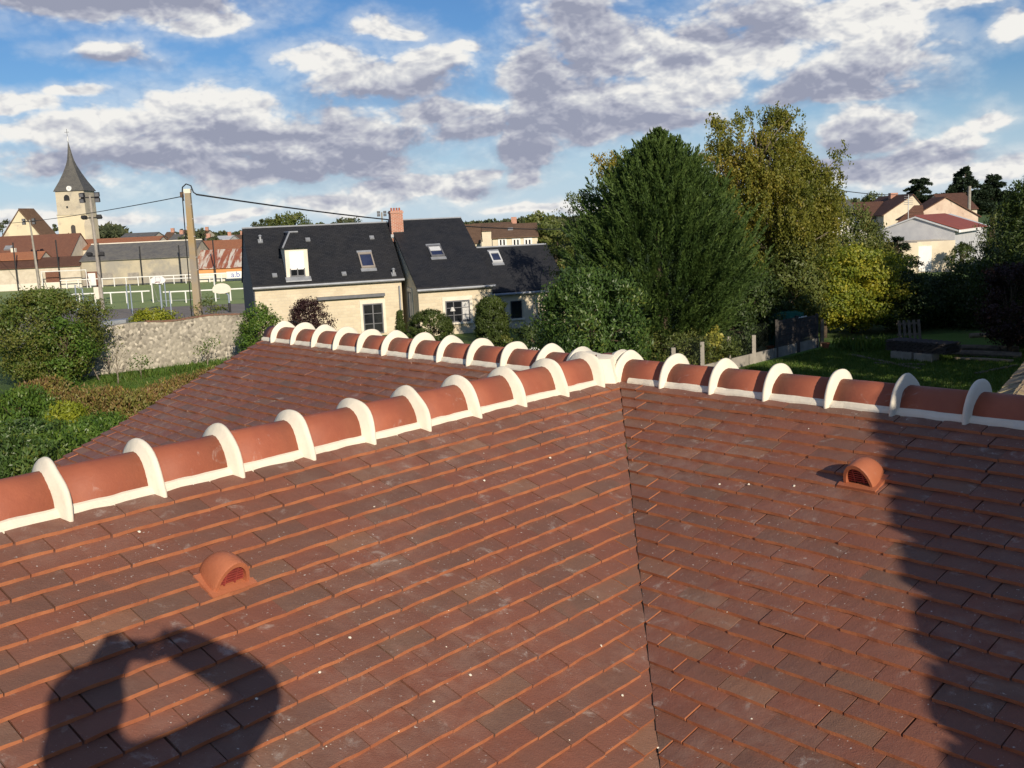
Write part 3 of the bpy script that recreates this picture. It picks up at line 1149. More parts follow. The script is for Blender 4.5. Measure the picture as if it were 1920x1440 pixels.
# ================================================================== the taller house at the right end, whose gable shades the right slope
GP = 2.2
def HQ(a, back, z):     # dA coordinate, distance behind the gable plane, height
    q = np.linalg.solve(np.stack([dA[:2], pp1[:2]]), [a, GP + back])
    return np.array([q[0], q[1], z])
tall = thing('tall_house', 'taller rendered house whose gable shades the right slope of the low roof', 'house', HQ(4.2, 1, 0))
RK = lambda a: CAM_Z - .32 + .872 * (a - 1.37)
PK = 4.25
mb = MB()
mb.prism([HQ(a, .06, z) for a, z in ((1.0, 0), (2 * PK - 1.0, 0), (2 * PK - 1.0, RK(1.0) - .1), (PK, RK(PK) - .1), (1.0, RK(1.0) - .1))], HQ(0, 9, 0) - HQ(0, .06, 0))
mb.build('wall', MT['render'], tall)
for sgn in (0, 1):
    mb = MB()
    rows = 34
    for i in range(rows):
        s0, s1 = .75 + (PK - .75) * i / rows, .75 + (PK - .75) * min(1, (i + 1.7) / rows)
        m_ = (lambda a: a) if sgn == 0 else (lambda a: 2 * PK - a)
        ov = -.035 if i % 2 else .03
        z0, z1 = RK(s0) + .015, RK(s1) - .015
        q = [HQ(m_(s0), ov, z0), HQ(m_(s0), 9.1, z0), HQ(m_(s1), 9.1, z1), HQ(m_(s1), ov, z1)]
        mb.prism(q, -Z * .10)
    me = mb.mesh('roof', MT['redtile'])
    fix_normals(me)
    link('roof', me, tall)

# ================================================================== generic gabled house
def nrm(a):
    a = np.asarray(a, float)
    return a / np.linalg.norm(a)


class House:
    """ridge runs along a; b points from the front wall (b = 0) to the back"""
    def __init__(s, root, O, a, W, D, ze, zr, wallm, roofm, ov=.25, rv=.12, gable_ov=.12, roof_back=True, z0=0.0, split=.5, wall_name='wall', th=.10):
        s.root, s.O, s.a = root, np.asarray([O[0], O[1], 0.]), nrm([a[0], a[1], 0])
        s.b = np.array([-s.a[1], s.a[0], 0])
        s.W, s.D, s.ze, s.zr, s.split = W, D, ze, zr, split
        mb = MB()
        prof = [(0, z0), (D, z0), (D, ze), (D * split, zr), (0, ze)]
        mb.prism([s.P(0, y, z) for y, z in prof], s.a * W)
        s.wall = mb.build(wall_name, wallm, root)
        s.sl = (zr - ze) / (D * split)
        for back in (0, 1):
            if back and not roof_back:
                continue
            mb = MB()
            slb = (zr - ze) / (D * (1 - split) if back else D * split)
            yb = D + ov if back else -ov
            zb = ze - ov * slb
            q = [s.P(-gable_ov, yb, zb + .02), s.P(W + gable_ov, yb, zb + .02), s.P(W + gable_ov, D * split, zr + .02), s.P(-gable_ov, D * split, zr + .02)]
            mb.prism(q, Z * th)
            mb.build('roof', roofm, root)

    def P(s, x, y, z):
        return s.O + s.a * x + s.b * y + Z * z

    def roofP(s, x, y, up=.12):
        n = nrm(np.cross(s.a, s.b + Z * s.sl))
        return s.P(x, y, s.ze + y * s.sl) + Z * .12 + n * (up - .12)

    def ridge_cap(s, mat, r=.09, name='ridge_cap'):
        mb = MB()
        mb.tube([s.P(-.13, s.D * s.split, s.zr + .09), s.P(s.W + .13, s.D * s.split, s.zr + .09)], r, 6)
        return mb.build(name, mat, s.root)

    def gutter(s, mat, name='gutter', y=-.3, dz=0.0):
        mb = MB()
        z = s.ze - .25 * s.sl + .0 + dz
        mb.tube([s.P(-.12, y, z), s.P(s.W + .12, y, z)], .075, 8)
        return mb.build(name, mat, s.root)

    def window(s, x, z, w, h, framem, glassm, surround=None, sill=None, cols=2, rows=2, face=0, name='window', bar=.05, y=None):
        """face 0: front wall; 1: gable at x = 0 (x then counts along b); 2: gable at x = W"""
        if face == 0:
            o, ex, ey = s.P(x, 0, z), s.a, -s.b
        elif face == 1:
            o, ex, ey = s.P(0, x, z), s.b, -s.a
        else:
            o, ex, ey = s.P(s.W, x, z), s.b, s.a
        mb = MB()
        hb = bar / 2
        fw = bar * 1.4
        c = lambda u, v, d: o + ex * u + Z * v + ey * d
        bars = [(-w / 2 + fw / 2, h / 2, fw / 2, h / 2), (w / 2 - fw / 2, h / 2, fw / 2, h / 2), (0, fw / 2, w / 2 - fw, fw / 2), (0, h - fw / 2, w / 2 - fw, fw / 2)]
        for k in range(1, cols):
            bars.append((-w / 2 + w * k / cols, h / 2, hb * (1.4 if k * 2 == cols else 1), h / 2 - fw))
        for (u, v, a_, b_) in bars:
            mb.obox(c(u, v, .035), ex * a_, Z * b_, ey * .03)
        for k in range(1, rows):
            mb.obox(c(0, h * k / rows, .030), ex * (w / 2 - fw), Z * hb * .8, ey * .022)
        f = mb.build(name, framem, s.root)
        g = MB()
        g.obox(c(0, h / 2, .012), ex * (w / 2 - .01), Z * (h / 2 - .01), ey * .010)
        g.build('pane', glassm, f)
        if surround:
            m2 = MB()
            t = .16
            m2.obox(c(-w / 2 - t / 2, h / 2, .02), ex * t / 2, Z * (h / 2), ey * .03)
            m2.obox(c(w / 2 + t / 2, h / 2, .02), ex * t / 2, Z * (h / 2), ey * .03)
            m2.obox(c(0, h + .11, .022), ex * (w / 2 + t), Z * .11, ey * .033)
            m2.build('surround', surround, f)
        if sill:
            m2 = MB()
            m2.obox(c(0, -.05, .06), ex * (w / 2 + .15), Z * .05, ey * .08)
            m2.build('sill', sill, f)
        return f


# ================================================================== the slate-roofed stone house
ZE = 3.1
pFL, pFR = onz(478, 541, ZE), onz(754, 524, ZE)
hax = nrm((pFR - pFL) * [1, 1, 0])
W1 = np.linalg.norm((pFR - pFL)[:2])
slate = thing('slate_house', 'long cream stone house under dark slate roofs beyond the tiled ridge', 'house', pFL * [1, 1, 0])
hb_ = np.array([-hax[1], hax[0], 0])
S1 = House(slate, pFL + hb_ * .25, hax, W1, 6.6, ZE + .22, 6.28, MT['limestone'], MT['slate'], ov=.22)
S1.ridge_cap(MT['zinc'], .07)
S1.gutter(MT['zinc'])
# slate-hung west gable
mb = MB()
mb.prism([S1.P(-.07, y, z) for y, z in ((-.05, 0), (6.6, 0), (6.6, 3.25), (3.3, 6.24), (-.05, 3.25))], S1.a * .062)
mb.build('slate_gable', MT['slate_hung'], slate)
# second volume, standing a little forward, and the lower third one
def col_on(bc, px, py):      # point under a picture column on the plane bc metres behind the first front wall
    d = ray(px, py)
    t = ((S1.O @ hb_) + bc) / (d @ hb_)
    q = d * t
    return q + np.array([0, 0, CAM_Z])


q2, q2r = col_on(-2.85, 786, 546), col_on(-2.85, 925, 538)
ze2 = (q2[2] + q2r[2]) / 2
O2 = q2 * [1, 1, 0] + hb_ * .25
W2 = (q2r - q2) @ hax
ridge_y = 2.6 + 3.3
S2 = House(slate, O2, hax, W2, ridge_y * 2, ze2 + .2, 6.36, MT['limestone'], MT['slate'], ov=.22)
S2.ridge_cap(MT['zinc'], .07)
S2.gutter(MT['zinc'])
q3 = col_on(-2.35, 929, 553)
q3r = col_on(-2.35, 1062, 459)
S3 = House(slate, S2.O + hax * (W2 + .02) + hb_ * .5, hax, 4.6, 6.0, q3[2] + .2, 4.54, MT['render_cream'], MT['slate'], ov=.22)
S3.ridge_cap(MT['zinc'], .07)
S3.gutter(MT['zinc'])


def hx(S, px, py, z):      # position along a front wall below a picture column
    d = ray(px, py)
    t = (S.O @ S.b) / (d @ S.b)
    q = d * t
    return (q - S.O) @ S.a, q[2] + CAM_Z


# cornice of brown brick under the eaves
for S in (S1, S2, S3):
    mb = MB()
    mb.obox(S.P(S.W / 2, -.04, S.ze - .22), S.a * (S.W / 2 + .02), S.b * .045, Z * .05)
    mb.obox(S.P(S.W / 2, -.07, S.ze - .10), S.a * (S.W / 2 + .03), S.b * .075, Z * .06)
    mb.build('cornice', MT['cornice'], slate)
# windows and doors
x, z = hx(S1, 698, 569, 0)
S1.window(x, .12, 1.15, z - .12, MT['frame_grey'], MT['glass'], MT['trim'], None, 2, 3, name='glazed_door')
x, z = hx(S2, 857, 563, 0)
wnd = S2.window(x, z - 1.22, 1.42, 1.22, MT['frame_grey'], MT['glass'], MT['trim'], MT['trim'], 3, 3)
mb = MB()
mb.obox(S2.P(x + .47, -.024, z - .6), S2.a * .19, S2.b * .003, Z * .5)
mb.build('curtain', MT['curtain'], wnd)
mb = MB()
mb.tube([S2.P(x - .30, -.03, z - .58), S2.P(x - .30, -.03, z - .36)], [.16, .07], 8)
mb.build('lamp_shade', MT['curtain'], wnd)
x, z = hx(S3, 967, 564, 0)
S3.window(x, z - 1.0, .66, 1.0, MT['frame_dark'], MT['glass'], None, MT['trim'], 1, 1)
S2.window(1.9, .9, .8, 1.5, MT['frame_grey'], MT['curtain'], MT['trim'], None, 1, 1, face=1)
# awning cassette
xa, za = hx(S1, 593, 560, 0)
xb, zb = hx(S1, 720, 552, 0)
mb = MB()
mb.obox(S1.P((xa + xb) / 2, -.16, (za + zb) / 2), S1.a * ((xb - xa) / 2), S1.b * .13, Z * .085)
mb.build('awning_box', MT['frame_grey'], slate)
# chimney of brick with clay pots
xc, zc = hx(S1, 744, 450, 0)
cpos = S2.P(.3, ridge_y - .9, 0)
q = px_of(cpos + Z * 6.9)
ch = MB()
ch.box((-.36, -.30, 5.2), (.36, .30, 7.02))
ch.box((-.40, -.34, 6.86), (.40, .34, 6.95))
cm = ch.mesh('chimney', MT['brick'])
co = link('chimney', cm, slate, world=False)
tx = atY(744, 440, cpos[1])
co.location = Vector((tx[0], tx[1], 0)) - slate.location
co.rotation_euler = (0, 0, math.atan2(hax[1], hax[0]))
for k in range(4):
    mb = MB()
    mb.tube([(-.24 + .16 * k, 0, 7.0), (-.24 + .16 * k, 0, 7.18)], .055, 8)
    o = link('chimney_pot', mb.mesh('chimney_pot', MT['ridge']), co, world=False)
mb = MB()
mb.obox((0, -.33, 5.52), (.44, 0, 0), (0, .06, -.04), (0, 0, .09))
link('flashing', mb.mesh('flashing', MT['zinc']), co, world=False)


# roof lights, vents
def roof_hit(S, px, py):
    n = nrm(np.cross(S.a, S.b + Z * S.sl))
    P0 = S.roofP(0, 0, .12)
    d = ray(px, py)
    c = np.array([0, 0, CAM_Z])
    q = c + d * ((n @ (P0 - c)) / (n @ d))
    return q, n, nrm(S.b + Z * S.sl)


def roof_window(S, px, py, w, h, fm, blind=False):
    q, n, up = roof_hit(S, px, py)
    ex = S.a
    mb = MB()
    t = .075
    for (u, v, a_, b_) in ((-w / 2 + t / 2, 0, t / 2, h / 2), (w / 2 - t / 2, 0, t / 2, h / 2), (0, h / 2 - t, w / 2 - t, t), (0, -h / 2 + t * .8, w / 2 - t, t * .8)):
        mb.obox(q + ex * u + up * v + n * .05, ex * a_, up * b_, n * .06)
    f = mb.build('skylight', fm, S.root)
    g = MB()
    g.obox(q + n * .04, ex * (w / 2 - t), up * (h / 2 - t), n * .02)
    g.build('pane', MT['glass_blue'], f)
    g = MB()
    g.obox(q + up * (h / 2 + .10) + n * .03, ex * (w / 2 + .03), up * .09, n * .035)
    g.build('hood', MT['zinc'], f)
    g = MB()
    g.obox(q - up * (h / 2 + .12) + n * .012, ex * (w / 2 + .05), up * .12, n * .014)
    g.build('flashing', MT['zinc'], f)
    if blind:
        g = MB()
        g.obox(q + up * (h * .22) + n * .075, ex * (w / 2 - t), up * (h * .2), n * .014)
        g.build('blind', MT['metalroof'], f)


roof_window(S1, 687, 489, .80, 1.25, MT['frame_tan'])
roof_window(S2, 817, 472, .80, 1.15, MT['frame_grey'], True)
roof_window(S3, 929, 483, .62, .95, MT['metalroof'])
for S, px, py, k in ((S1, 488, 453, 1), (S1, 577, 450, 0), (S1, 697, 446, 0), (S1, 515, 517, 0), (S1, 645, 514, 0), (S1, 738, 515, 1)):
    q, n, up = roof_hit(S, px, py)
    mb = MB()
    mb.obox(q + n * .03, S.a * .13, up * .14, n * .03)
    if k:
        mb.tube([q + n * .03, q + n * .03 + Z * .28], .07, 8)
        mb.tube([q + n * .03 + Z * .28, q + n * .03 + Z * .36], [.12, .05], 8)
    else:
        mb.obox(q + n * .08 - up * .02, S.a * .10, up * .10, n * .03)
    mb.build('slate_vent', MT['zinc'], slate)
# dormer
q, n, up = roof_hit(S1, 559, 523)
xd = (q - S1.O) @ S1.a
yd = (q - S1.O) @ S1.b
zd0 = q[2]
zd1 = zd0 + 1.72
hw = .62
mb = MB()
yb = yd + (zd1 - zd0) / S1.sl + .1
mb.hexa([S1.P(xd - hw, yd, zd0 - .15), S1.P(xd + hw, yd, zd0 - .15), S1.P(xd + hw, yb, zd0 - .15), S1.P(xd - hw, yb, zd0 - .15), S1.P(xd - hw, yd, zd1), S1.P(xd + hw, yd, zd1), S1.P(xd + hw, yb, zd1), S1.P(xd - hw, yb, zd1)])
dormer = mb.build('dormer', MT['trim'], slate)
mb = MB()
mb.obox(S1.P(xd, yd - .012, zd0 + 1.02), S1.a * .40, S1.b * .012, Z * .50)
mb.build('roller_shutter', MT['shutter'], dormer)
mb = MB()
mb.obox(S1.P(xd, yd - .010, zd0 + .37), S1.a * .40, S1.b * .010, Z * .22)
mb.build('pane', MT['glass'], dormer)
mb = MB()
for u in (-.38, 0, .38):
    mb.obox(S1.P(xd + u, yd - .024, zd0 + .37), S1.a * .03, S1.b * .008, Z * .22)
mb.obox(S1.P(xd, yd - .026, zd0 + .17), S1.a * .42, S1.b * .010, Z * .03)
mb.build('window_frame', MT['frame_grey'], dormer)
mb = MB()
e = .12
zt = zd1 + .80
yt = yd + .62
ytb = (zt - S1.ze) / S1.sl + .12
ps = [S1.P(xd - hw - e, yd - .2, zd1 - .04), S1.P(xd + hw + e, yd - .2, zd1 - .04), S1.P(xd + hw + e, yb + .1, zd1 - .04), S1.P(xd - hw - e, yb + .1, zd1 - .04), S1.P(xd, yt, zt), S1.P(xd, ytb + .3, zt), S1.P(xd + .26, yt, zt), S1.P(xd + .26, ytb + .3, zt)]
ps[4] = S1.P(xd - .20, yt, zt); ps[5] = S1.P(xd - .20, ytb + .3, zt)
mb.add(ps, [(0, 1, 6, 4), (1, 2, 7, 6), (3, 0, 4, 5), (4, 6, 7, 5), (0, 3, 2, 1)])
mb.build('dormer_roof', MT['slate'], dormer)
mb = MB()
mb.tube([ps[0] + Z * .05, ps[4] + Z * .06], .05, 6)
mb.tube([ps[4] + Z * .06, ps[6] + Z * .06], .05, 6)
mb.tube([ps[4] + Z * .06, ps[5] + Z * .06], .05, 6)
mb.build('hip_flashing', MT['zinc'], dormer, kind='stuff')
mb = MB()
mb.obox(S1.P(xd, yd - .16, zd0 + .0), S1.a * (hw + .08), S1.b * .14 + Z * .10, Z * .03)
mb.build('apron', MT['zinc'], dormer)
# downpipe
mb = MB()
mb.tube([S1.P(W1 - .15, -.08, 2.75), S1.P(W1 - .15, -.08, 0)], .05, 6)
mb.build('downpipe', MT['zinc'], slate)

# ================================================================== stone boundary wall
wa, wb_ = onz(60, 718, 0), onz(470, 669, 0)
wax = nrm(wb_ - wa)
wn = np.array([-wax[1], wax[0], 0])
Lw = np.linalg.norm(wb_ - wa)
wall_t = thing('boundary_wall', 'grey flint rubble garden wall topped with small orange coping tiles', 'wall', wa)
nx, nz = 110, 14
vs, fs = [], []
hw_ = 2.17
rw = np.random.default_rng(4)
gx = np.linspace(0, Lw, nx)
gz = np.linspace(-.05, hw_, nz)
jit = rw.uniform(-.012, .012, (nx, nz))
for i, x in enumerate(gx):
    for k, zz in enumerate(gz):
        dz = .05 * math.sin(x * 1.7) * (k == nz - 1)
        vs.append(wa + wax * x + wn * jit[i, k] + Z * (zz + dz))
for i in range(nx - 1):
    for k in range(nz - 1):
        fs.append((i * nz + k, (i + 1) * nz + k, (i + 1) * nz + k + 1, i * nz + k + 1))
b = len(vs)
for i, x in enumerate(gx):
    vs.append(wa + wax * x + wn * .42 + Z * (hw_ + .05 * math.sin(x * 1.7)))
    vs.append(wa + wax * x + wn * .42 - Z * .05)
for i in range(nx - 1):
    fs.append((i * nz + nz - 1, (i + 1) * nz + nz - 1, b + 2 * i + 2, b + 2 * i))
    fs.append((b + 2 * i, b + 2 * i + 2, b + 2 * i + 3, b + 2 * i + 1))
fs.append(tuple(range(nz)) + (b, b + 1))
mb = MB(); mb.add(vs, fs)
me = mb.mesh('masonry', MT['rubble']); fix_normals(me)
link('masonry', me, wall_t)
# coping tiles on the part of the wall that has them
cp0 = (onz(285, 690, 0) - wa) @ wax
cm_ = MB(); cm_.hexa([(-.095, -.13, 0), (.095, -.13, 0), (.09, .14, 0), (-.09, .14, 0), (-.095, -.13, .022), (.095, -.13, .022), (.09, .14, .055), (-.09, .14, .055)])
cme = [cm_.mesh('coping_tile', pm('coping_clay', (.34, .17, .10), (.26, .17, .12), 2.0, .9))]
u = cp0
rr = random.Random(3)
while u < Lw + .2:
    for sgn in (0, 1):
        o = link('coping_tile', cme[0], wall_t, world=False)
        P = wa + wax * (u + sgn * .02) + wn * (.06 + .28 * sgn) + Z * (hw_ + .05 * math.sin(u * 1.7) + .01)
        o.location = Vector(P) - wall_t.location
        o.rotation_euler = (rr.uniform(-.05, .05), rr.uniform(-.05, .05), math.atan2(wax[1], wax[0]) + (math.pi if sgn else 0) + rr.uniform(-.04, .04))
    u += .205

# low flat roof strip behind the wall
mb = MB()
ka, kb = atY(186, 604, 58), atY(236, 599, 58)
mb.hexa([ka - Z * 2.2 - [0, 0, 0], kb - Z * 2.2, kb - Z * 2.2 + [0, 1.2, 0], ka - Z * 2.2 + [0, 1.2, 0], ka, kb, kb + [0, 1.2, 0], ka + [0, 1.2, 0]])
tagk(mb.build('court_kerb', MT['zinc']), label='grey flat topped concrete block behind the left end of the flint wall', category='block')
ka, kb = atY(402, 597, 57), atY(444, 590, 57)
mb = MB()
mb.hexa([ka * [1, 1, 0], kb * [1, 1, 0], kb * [1, 1, 0] + [0, 1.0, 0], ka * [1, 1, 0] + [0, 1.0, 0], ka, kb, kb + [0, 1.0, 0], ka + [0, 1.0, 0]])
tagk(mb.build('low_wall', MT['trim']), label='short pale low wall between the flint wall and the slate house', category='wall')

# ================================================================== sports ground
def post(mb, P, Q, r, seg=6):
    mb.tube([P, Q], r, seg)


def rail(name, label, px0, px1, Y, ztop, n, px_mode=True):
    p, q = atY(px0, 500, Y), atY(px1, 500, Y)
    root = thing(name, label, 'railing', (p[0], Y, 0))
    mb = MB(); mb.obox(((p[0] + q[0]) / 2, Y, ztop), ((q[0] - p[0]) / 2, 0, 0), (0, .045, 0), (0, 0, .055))
    mb.build('top_rail', MT['white'], root)
    pm_ = MB(); pm_.box((-.05, -.05, 0), (.05, .05, ztop - .056)); pme = pm_.mesh('post', MT['white'])
    for k in range(n):
        o = link('post', pme, root, world=False)
        o.location = ((q[0] - p[0]) * (k + .5) / n, 0, 0)


rail('pitch_railing', 'white railing along the far side of the green pitch', 110, 425, 138.4, 1.15, 14)
rail('pitch_railing', 'white railing along the near side of the pitch left of the hoops', 128, 276, 100.5, 1.1, 5)
rail('pitch_railing', 'white railing along the near side of the pitch behind the second hoop', 301, 470, 97.0, 1.1, 6)
for px, W_, Y, h, lab in ((320, 118, 99.5, 2.2, 'low white goal frame on the pitch just behind the white hoop'), (118, 84, 138.0, 2.4, 'white goal frame at the far side of the pitch before the brick patch')):
    a_, b2 = atY(px - W_ / 2 + (20 if Y < 100 else 0), 500, Y), atY(px + W_ / 2 + (20 if Y < 100 else 0), 500, Y)
    root = thing('goal', lab, 'goal', (a_[0], Y, 0))
    mb = MB()
    for xx in (a_[0], b2[0]):
        mb.tube([(xx, Y, 0), (xx, Y, h)], .06, 6)
    mb.build('goal_post', MT['white'], root)
    mb = MB(); mb.tube([(a_[0] - .06, Y, h), (b2[0] + .06, Y, h)], .06, 6); mb.build('crossbar', MT['white'], root)
    mb = MB()
    for xx in (a_[0], b2[0]):
        mb.tube([(xx, Y, h - .05), (xx, Y + 1.4, .05), (xx, Y, .05)], .03, 5)
    mb.tube([(a_[0], Y + 1.4, .05), (b2[0], Y + 1.4, .05)], .03, 5)
    mb.build('back_frame', MT['steel'], root)


def hoop(px, py_c, Y, base_py, lab, fan, facing):
    c = atY(px, py_c, Y)
    root = thing('basketball_hoop', lab, 'basketball hoop', (c[0], Y, 0))
    wB, hB = (.62, .45) if not fan else (.72, .52)
    pts = []
    for i in range(17):
        th = math.pi * i / 16
        pts.append((c[0] + wB * math.cos(th) * 1.0, Y, c[2] - hB * .35 + hB * .9 * math.sin(th)))
    if fan:
        pts += [(c[0] - wB * .98, Y, c[2] - hB * .75), (c[0] - wB * .3, Y, c[2] - hB), (c[0] + wB * .3, Y, c[2] - hB), (c[0] + wB * .98, Y, c[2] - hB * .75)]
    else:
        pts += [(c[0] - wB * .8, Y, c[2] - hB * .75), (c[0], Y, c[2] - hB * .95), (c[0] + wB * .8, Y, c[2] - hB * .75)]
    mb = MB(); mb.prism(pts, (0, .05, 0))
    me = mb.mesh('backboard', MT['trim'] if fan else MT['white']); fix_normals(me); link('backboard', me, root)
    mb = MB()
    sx = c[0] + (.42 if fan else 0)
    mb.tube([(sx, Y + .35, 0), (sx, Y + .35, c[2] - .7), (c[0], Y + .1, c[2] - .15)] if fan else [(sx, Y + .3, 0), (sx, Y + .3, c[2] - .5), (sx, Y + .08, c[2] - .3)], .075, 8)
    mb.build('pole', MT['bluesteel'], root)
    mb = MB()
    if fan:
        mb.tube([(sx, Y + .35, 0), (sx, Y + .35, .75)], .10, 8)
        mb.build('pole_pad', MT['dark'], root)
    else:
        for (u0, u1, z0, z1) in ((-.2, .2, -.22, -.19), (-.2, .2, .12, .15), (-.2, -.17, -.22, .15), (.17, .2, -.22, .15)):
            mb.box((c[0] + u0, Y - .012, c[2] + z0 + .02), (c[0] + u1, Y - .002, c[2] + z1 + .02))
        mb.build('target_square', MT['bluesteel'], root)
        mb = MB()
        mb.tube([(c[0] + .2 * math.cos(t), Y - .25 + .2 * math.sin(t), c[2] - .26) for t in np.linspace(0, 2 * math.pi, 13)], .015, 5)
        mb.build('rim', MT['grille'], root)


hoop(296, 523, 86.5, 585, 'white basketball backboard on a grey pole left of the concrete pole', False, 1)
hoop(415, 538, 82, 585, 'cream fan shaped basketball backboard on a grey pole beside the slate house', True, 1)

# floodlight mast with cabinet
base = onz(194, 588, 0)
mast = thing('floodlight_mast', 'tall concrete floodlight mast with clustered lamps and a cabinet', 'floodlight', base)
top = atY(169, 366, base[1])
top = np.array([base[0] - .1, base[1], top[2]])
mb = MB(); mb.tube([base, top], [.17, .10], 8); mb.build('pole', MT['concrete'], mast)
mb = MB(); mb.box((base[0] - .52, base[1] - .25, 1.25), (base[0] - .12, base[1] + .1, 2.25)); mb.build('cabinet', MT['trim'], mast)
mb = MB()
for zz, ww in ((-.18, .75), (-1.85, .85), (-5.0, .7)):
    mb.obox(top + Z * zz, (ww, 0, 0), (0, .05, 0), (0, 0, .05))
mb.build('crossarm', MT['dark'], mast)
lm = MB(); lm.box((-.2, -.12, -.17), (.2, .14, .17)); lm.box((-.17, -.125, -.14), (.17, -.121, .14), 1)
lme = lm.mesh('lamp', [MT['dark'], MT['frame_grey']])
for (dx, dz, tilt) in ((-.62, .03, .2), (.62, .03, .2), (-.62, -.42, .2), (.62, -.42, .2), (-.62, -1.8, 1.2), (.62, -1.8, 1.2), (-.5, -4.85, 1.2), (.5, -4.85, 1.2)):
    o = link('lamp', lme, mast, world=False)
    o.location = Vector(top + np.array([dx, -.1, dz])) - mast.location
    o.rotation_euler = (tilt, 0, .15 * (1 if dx > 0 else -1))
base2 = np.array([*atY(72, 520, 139.6)[:2], 0])
mast2 = thing('floodlight_mast', 'thin grey floodlight mast with a small lamp pair before the red tiled barn', 'floodlight', base2)
t2_ = np.array([base2[0] - .3, 139.6, atY(58, 412, 139.6)[2]])
mb = MB(); mb.tube([base2, t2_], [.20, .10], 6); mb.build('pole', MT['concrete'], mast2)
for dx in (-.75, .55):
    for dz in (0, -.45):
        o = link('lamp', lme, mast2, world=False)
        o.location = Vector(t2_ + np.array([dx, -.1, dz])) - mast2.location
mb = MB(); mb.obox(t2_ + Z * -.2, (.9, 0, 0), (0, .05, 0), (0, 0, .05)); mb.build('crossarm', MT['dark'], mast2)
fp = atY(717, 420, 150)
mast3 = thing('floodlight_mast', 'distant floodlight mast showing above the slate ridge beside the chimney', 'floodlight', (fp[0], 150, 0))
zt_ = atY(717, 398, 150)[2]
mb = MB(); mb.tube([(fp[0], 150, 0), (fp[0], 150, zt_)], .12, 6); mb.build('pole', MT['concrete'], mast3)
for dx in (-.45, .45):
    for dz in (0, -.4):
        o = link('lamp', lme, mast3, world=False)
        o.location = (dx, -.1, zt_ + dz)

# netting posts at the far end
for i, (pxt, pyt, pxb, pyb) in enumerate(((20, 455, 33, 532), (104, 450, 112, 520), (181, 455, 192, 535), (258, 462, 268, 530), (328, 460, 341, 528), (398, 450, 405, 523))):
    p = atY(pxb, pyb, 139.4); q = atY(pxt, pyt, 139.4)
    mb = MB(); mb.tube([(p[0], 139.4, 0), (p[0], 139.4, q[2])], .085, 6)
    LAB = ['leftmost thin dark netting post before the red barn roof', 'dark netting post in front of the low brown roof', 'dark netting post directly behind the floodlight mast', 'dark netting post before the middle of the grey barn', 'dark netting post before the right end of the grey barn', 'dark netting post before the rusty sheet roof']
    tagk(mb.build('net_post', MT['dark']), label=LAB[i], category='post', group='netting posts along the far end of the pitch')
# slim blue-grey court posts
for (px, pt, pb, Y, lab) in ((249, 533, 590, 85, 'slim blue grey court post left of the white hoop'), (241, 533, 580, 92, 'slim grey court post standing behind another left of the hoop'), (322, 545, 592, 83, 'slim grey court post right of the white hoop'), (313, 530, 580, 93, 'thin grey net post before the low goal')):
    p = atY(px, pb, Y); q = atY(px, pt, Y)
    mb = MB(); mb.tube([(p[0], Y, 0), (p[0], Y, q[2])], .05, 6)
    tagk(mb.build('court_post', MT['bluesteel']), label=lab, category='post', group='posts of the ball court')
# small blue gate frame
p, q = atY(141, 540, 92.6), atY(154, 540, 92.6)
root = thing('court_gate', 'blue grey tubular gate frame at the court edge beside the big bush', 'gate', (p[0], 92.6, 0))
mb = MB(); mb.tube([(p[0], 92.6, 0), (p[0], 92.6, 2.3), (q[0], 92.6, 1.9), (q[0], 92.6, 0)], .06, 6); mb.build('frame', MT['bluesteel'], root)
mb = MB(); mb.tube([(q[0], 92.6, 1.4), (atY(200, 600, 80)[0], 80, .1)], .045, 6); mb.build('stay_wire', MT['steel'], root)

# banner on the railing
p, q = atY(425, 515, 137.9), atY(470, 515, 137.9)
zt_, zb_ = atY(436, 509, 137.9)[2], atY(436, 522, 137.9)[2]
root = thing('banner', 'white banner with blue lettering on the railing beside the slate house gable', 'banner', (p[0], 137.9, 0))
mb = MB(); mb.box((p[0], 137.88, zb_), (q[0], 137.92, zt_)); mb.build('cloth', MT['white'], root)
fc = bpy.data.curves.new('lettering', 'FONT'); fc.body = 'a.b'; fc.size = 1.05; fc.extrude = .004
fc.materials.append(pm('sign_blue', (.08, .13, .45), (.07, .11, .4), 3, .7))
tmp = bpy.data.objects.new('lettering', fc); COL.objects.link(tmp)
bpy.context.view_layer.update()
fme = bpy.data.meshes.new_from_object(tmp.evaluated_get(bpy.context.evaluated_depsgraph_get()))
bpy.data.objects.remove(tmp)
fo = bpy.data.objects.new('lettering', fme); COL.objects.link(fo); fo.parent = root
fo.location = (atY(433, 515, 137.9)[0] - p[0], -.03, zb_ + .16); fo.rotation_euler = (math.pi / 2, 0, 0)

# concrete utility pole behind the wall, with its cables
bp = np.array([*atY(373, 600, 55)[:2], 0.])
tp = np.array([bp[0] + .02, 55, atY(351, 362, 55)[2]])
pole = thing('utility_pole', 'weathered concrete utility pole with rusty stains rising behind the flint wall', 'utility pole', bp)
mb = MB()
wb0, wt0 = .20, .14
mb.hexa([bp + [-wb0, -.2, 0], bp + [wb0, -.2, 0], bp + [wb0, .2, 0], bp + [-wb0, .2, 0], tp + [-wt0, -.12, 0], tp + [wt0, -.12, 0], tp + [wt0, .12, 0], tp + [-wt0, .12, 0]])
mb.build('shaft', MT['concrete_pole'], pole)
mb = MB(); mb.obox(tp + Z * .10, (.17, 0, 0), (0, .14, 0), (0, 0, .11)); mb.build('cap', MT['trim'], pole)
for k, f in enumerate((.93, .84, .73, .60, .52)):
    mb = MB()
    P = bp + (tp - bp) * f
    w = wb0 + (wt0 - wb0) * f + .012
    mb.obox(P, (w, 0, 0), (0, w * .8, 0), (0, 0, .015))
    mb.build('band', MT['white'], pole)
mb = MB()
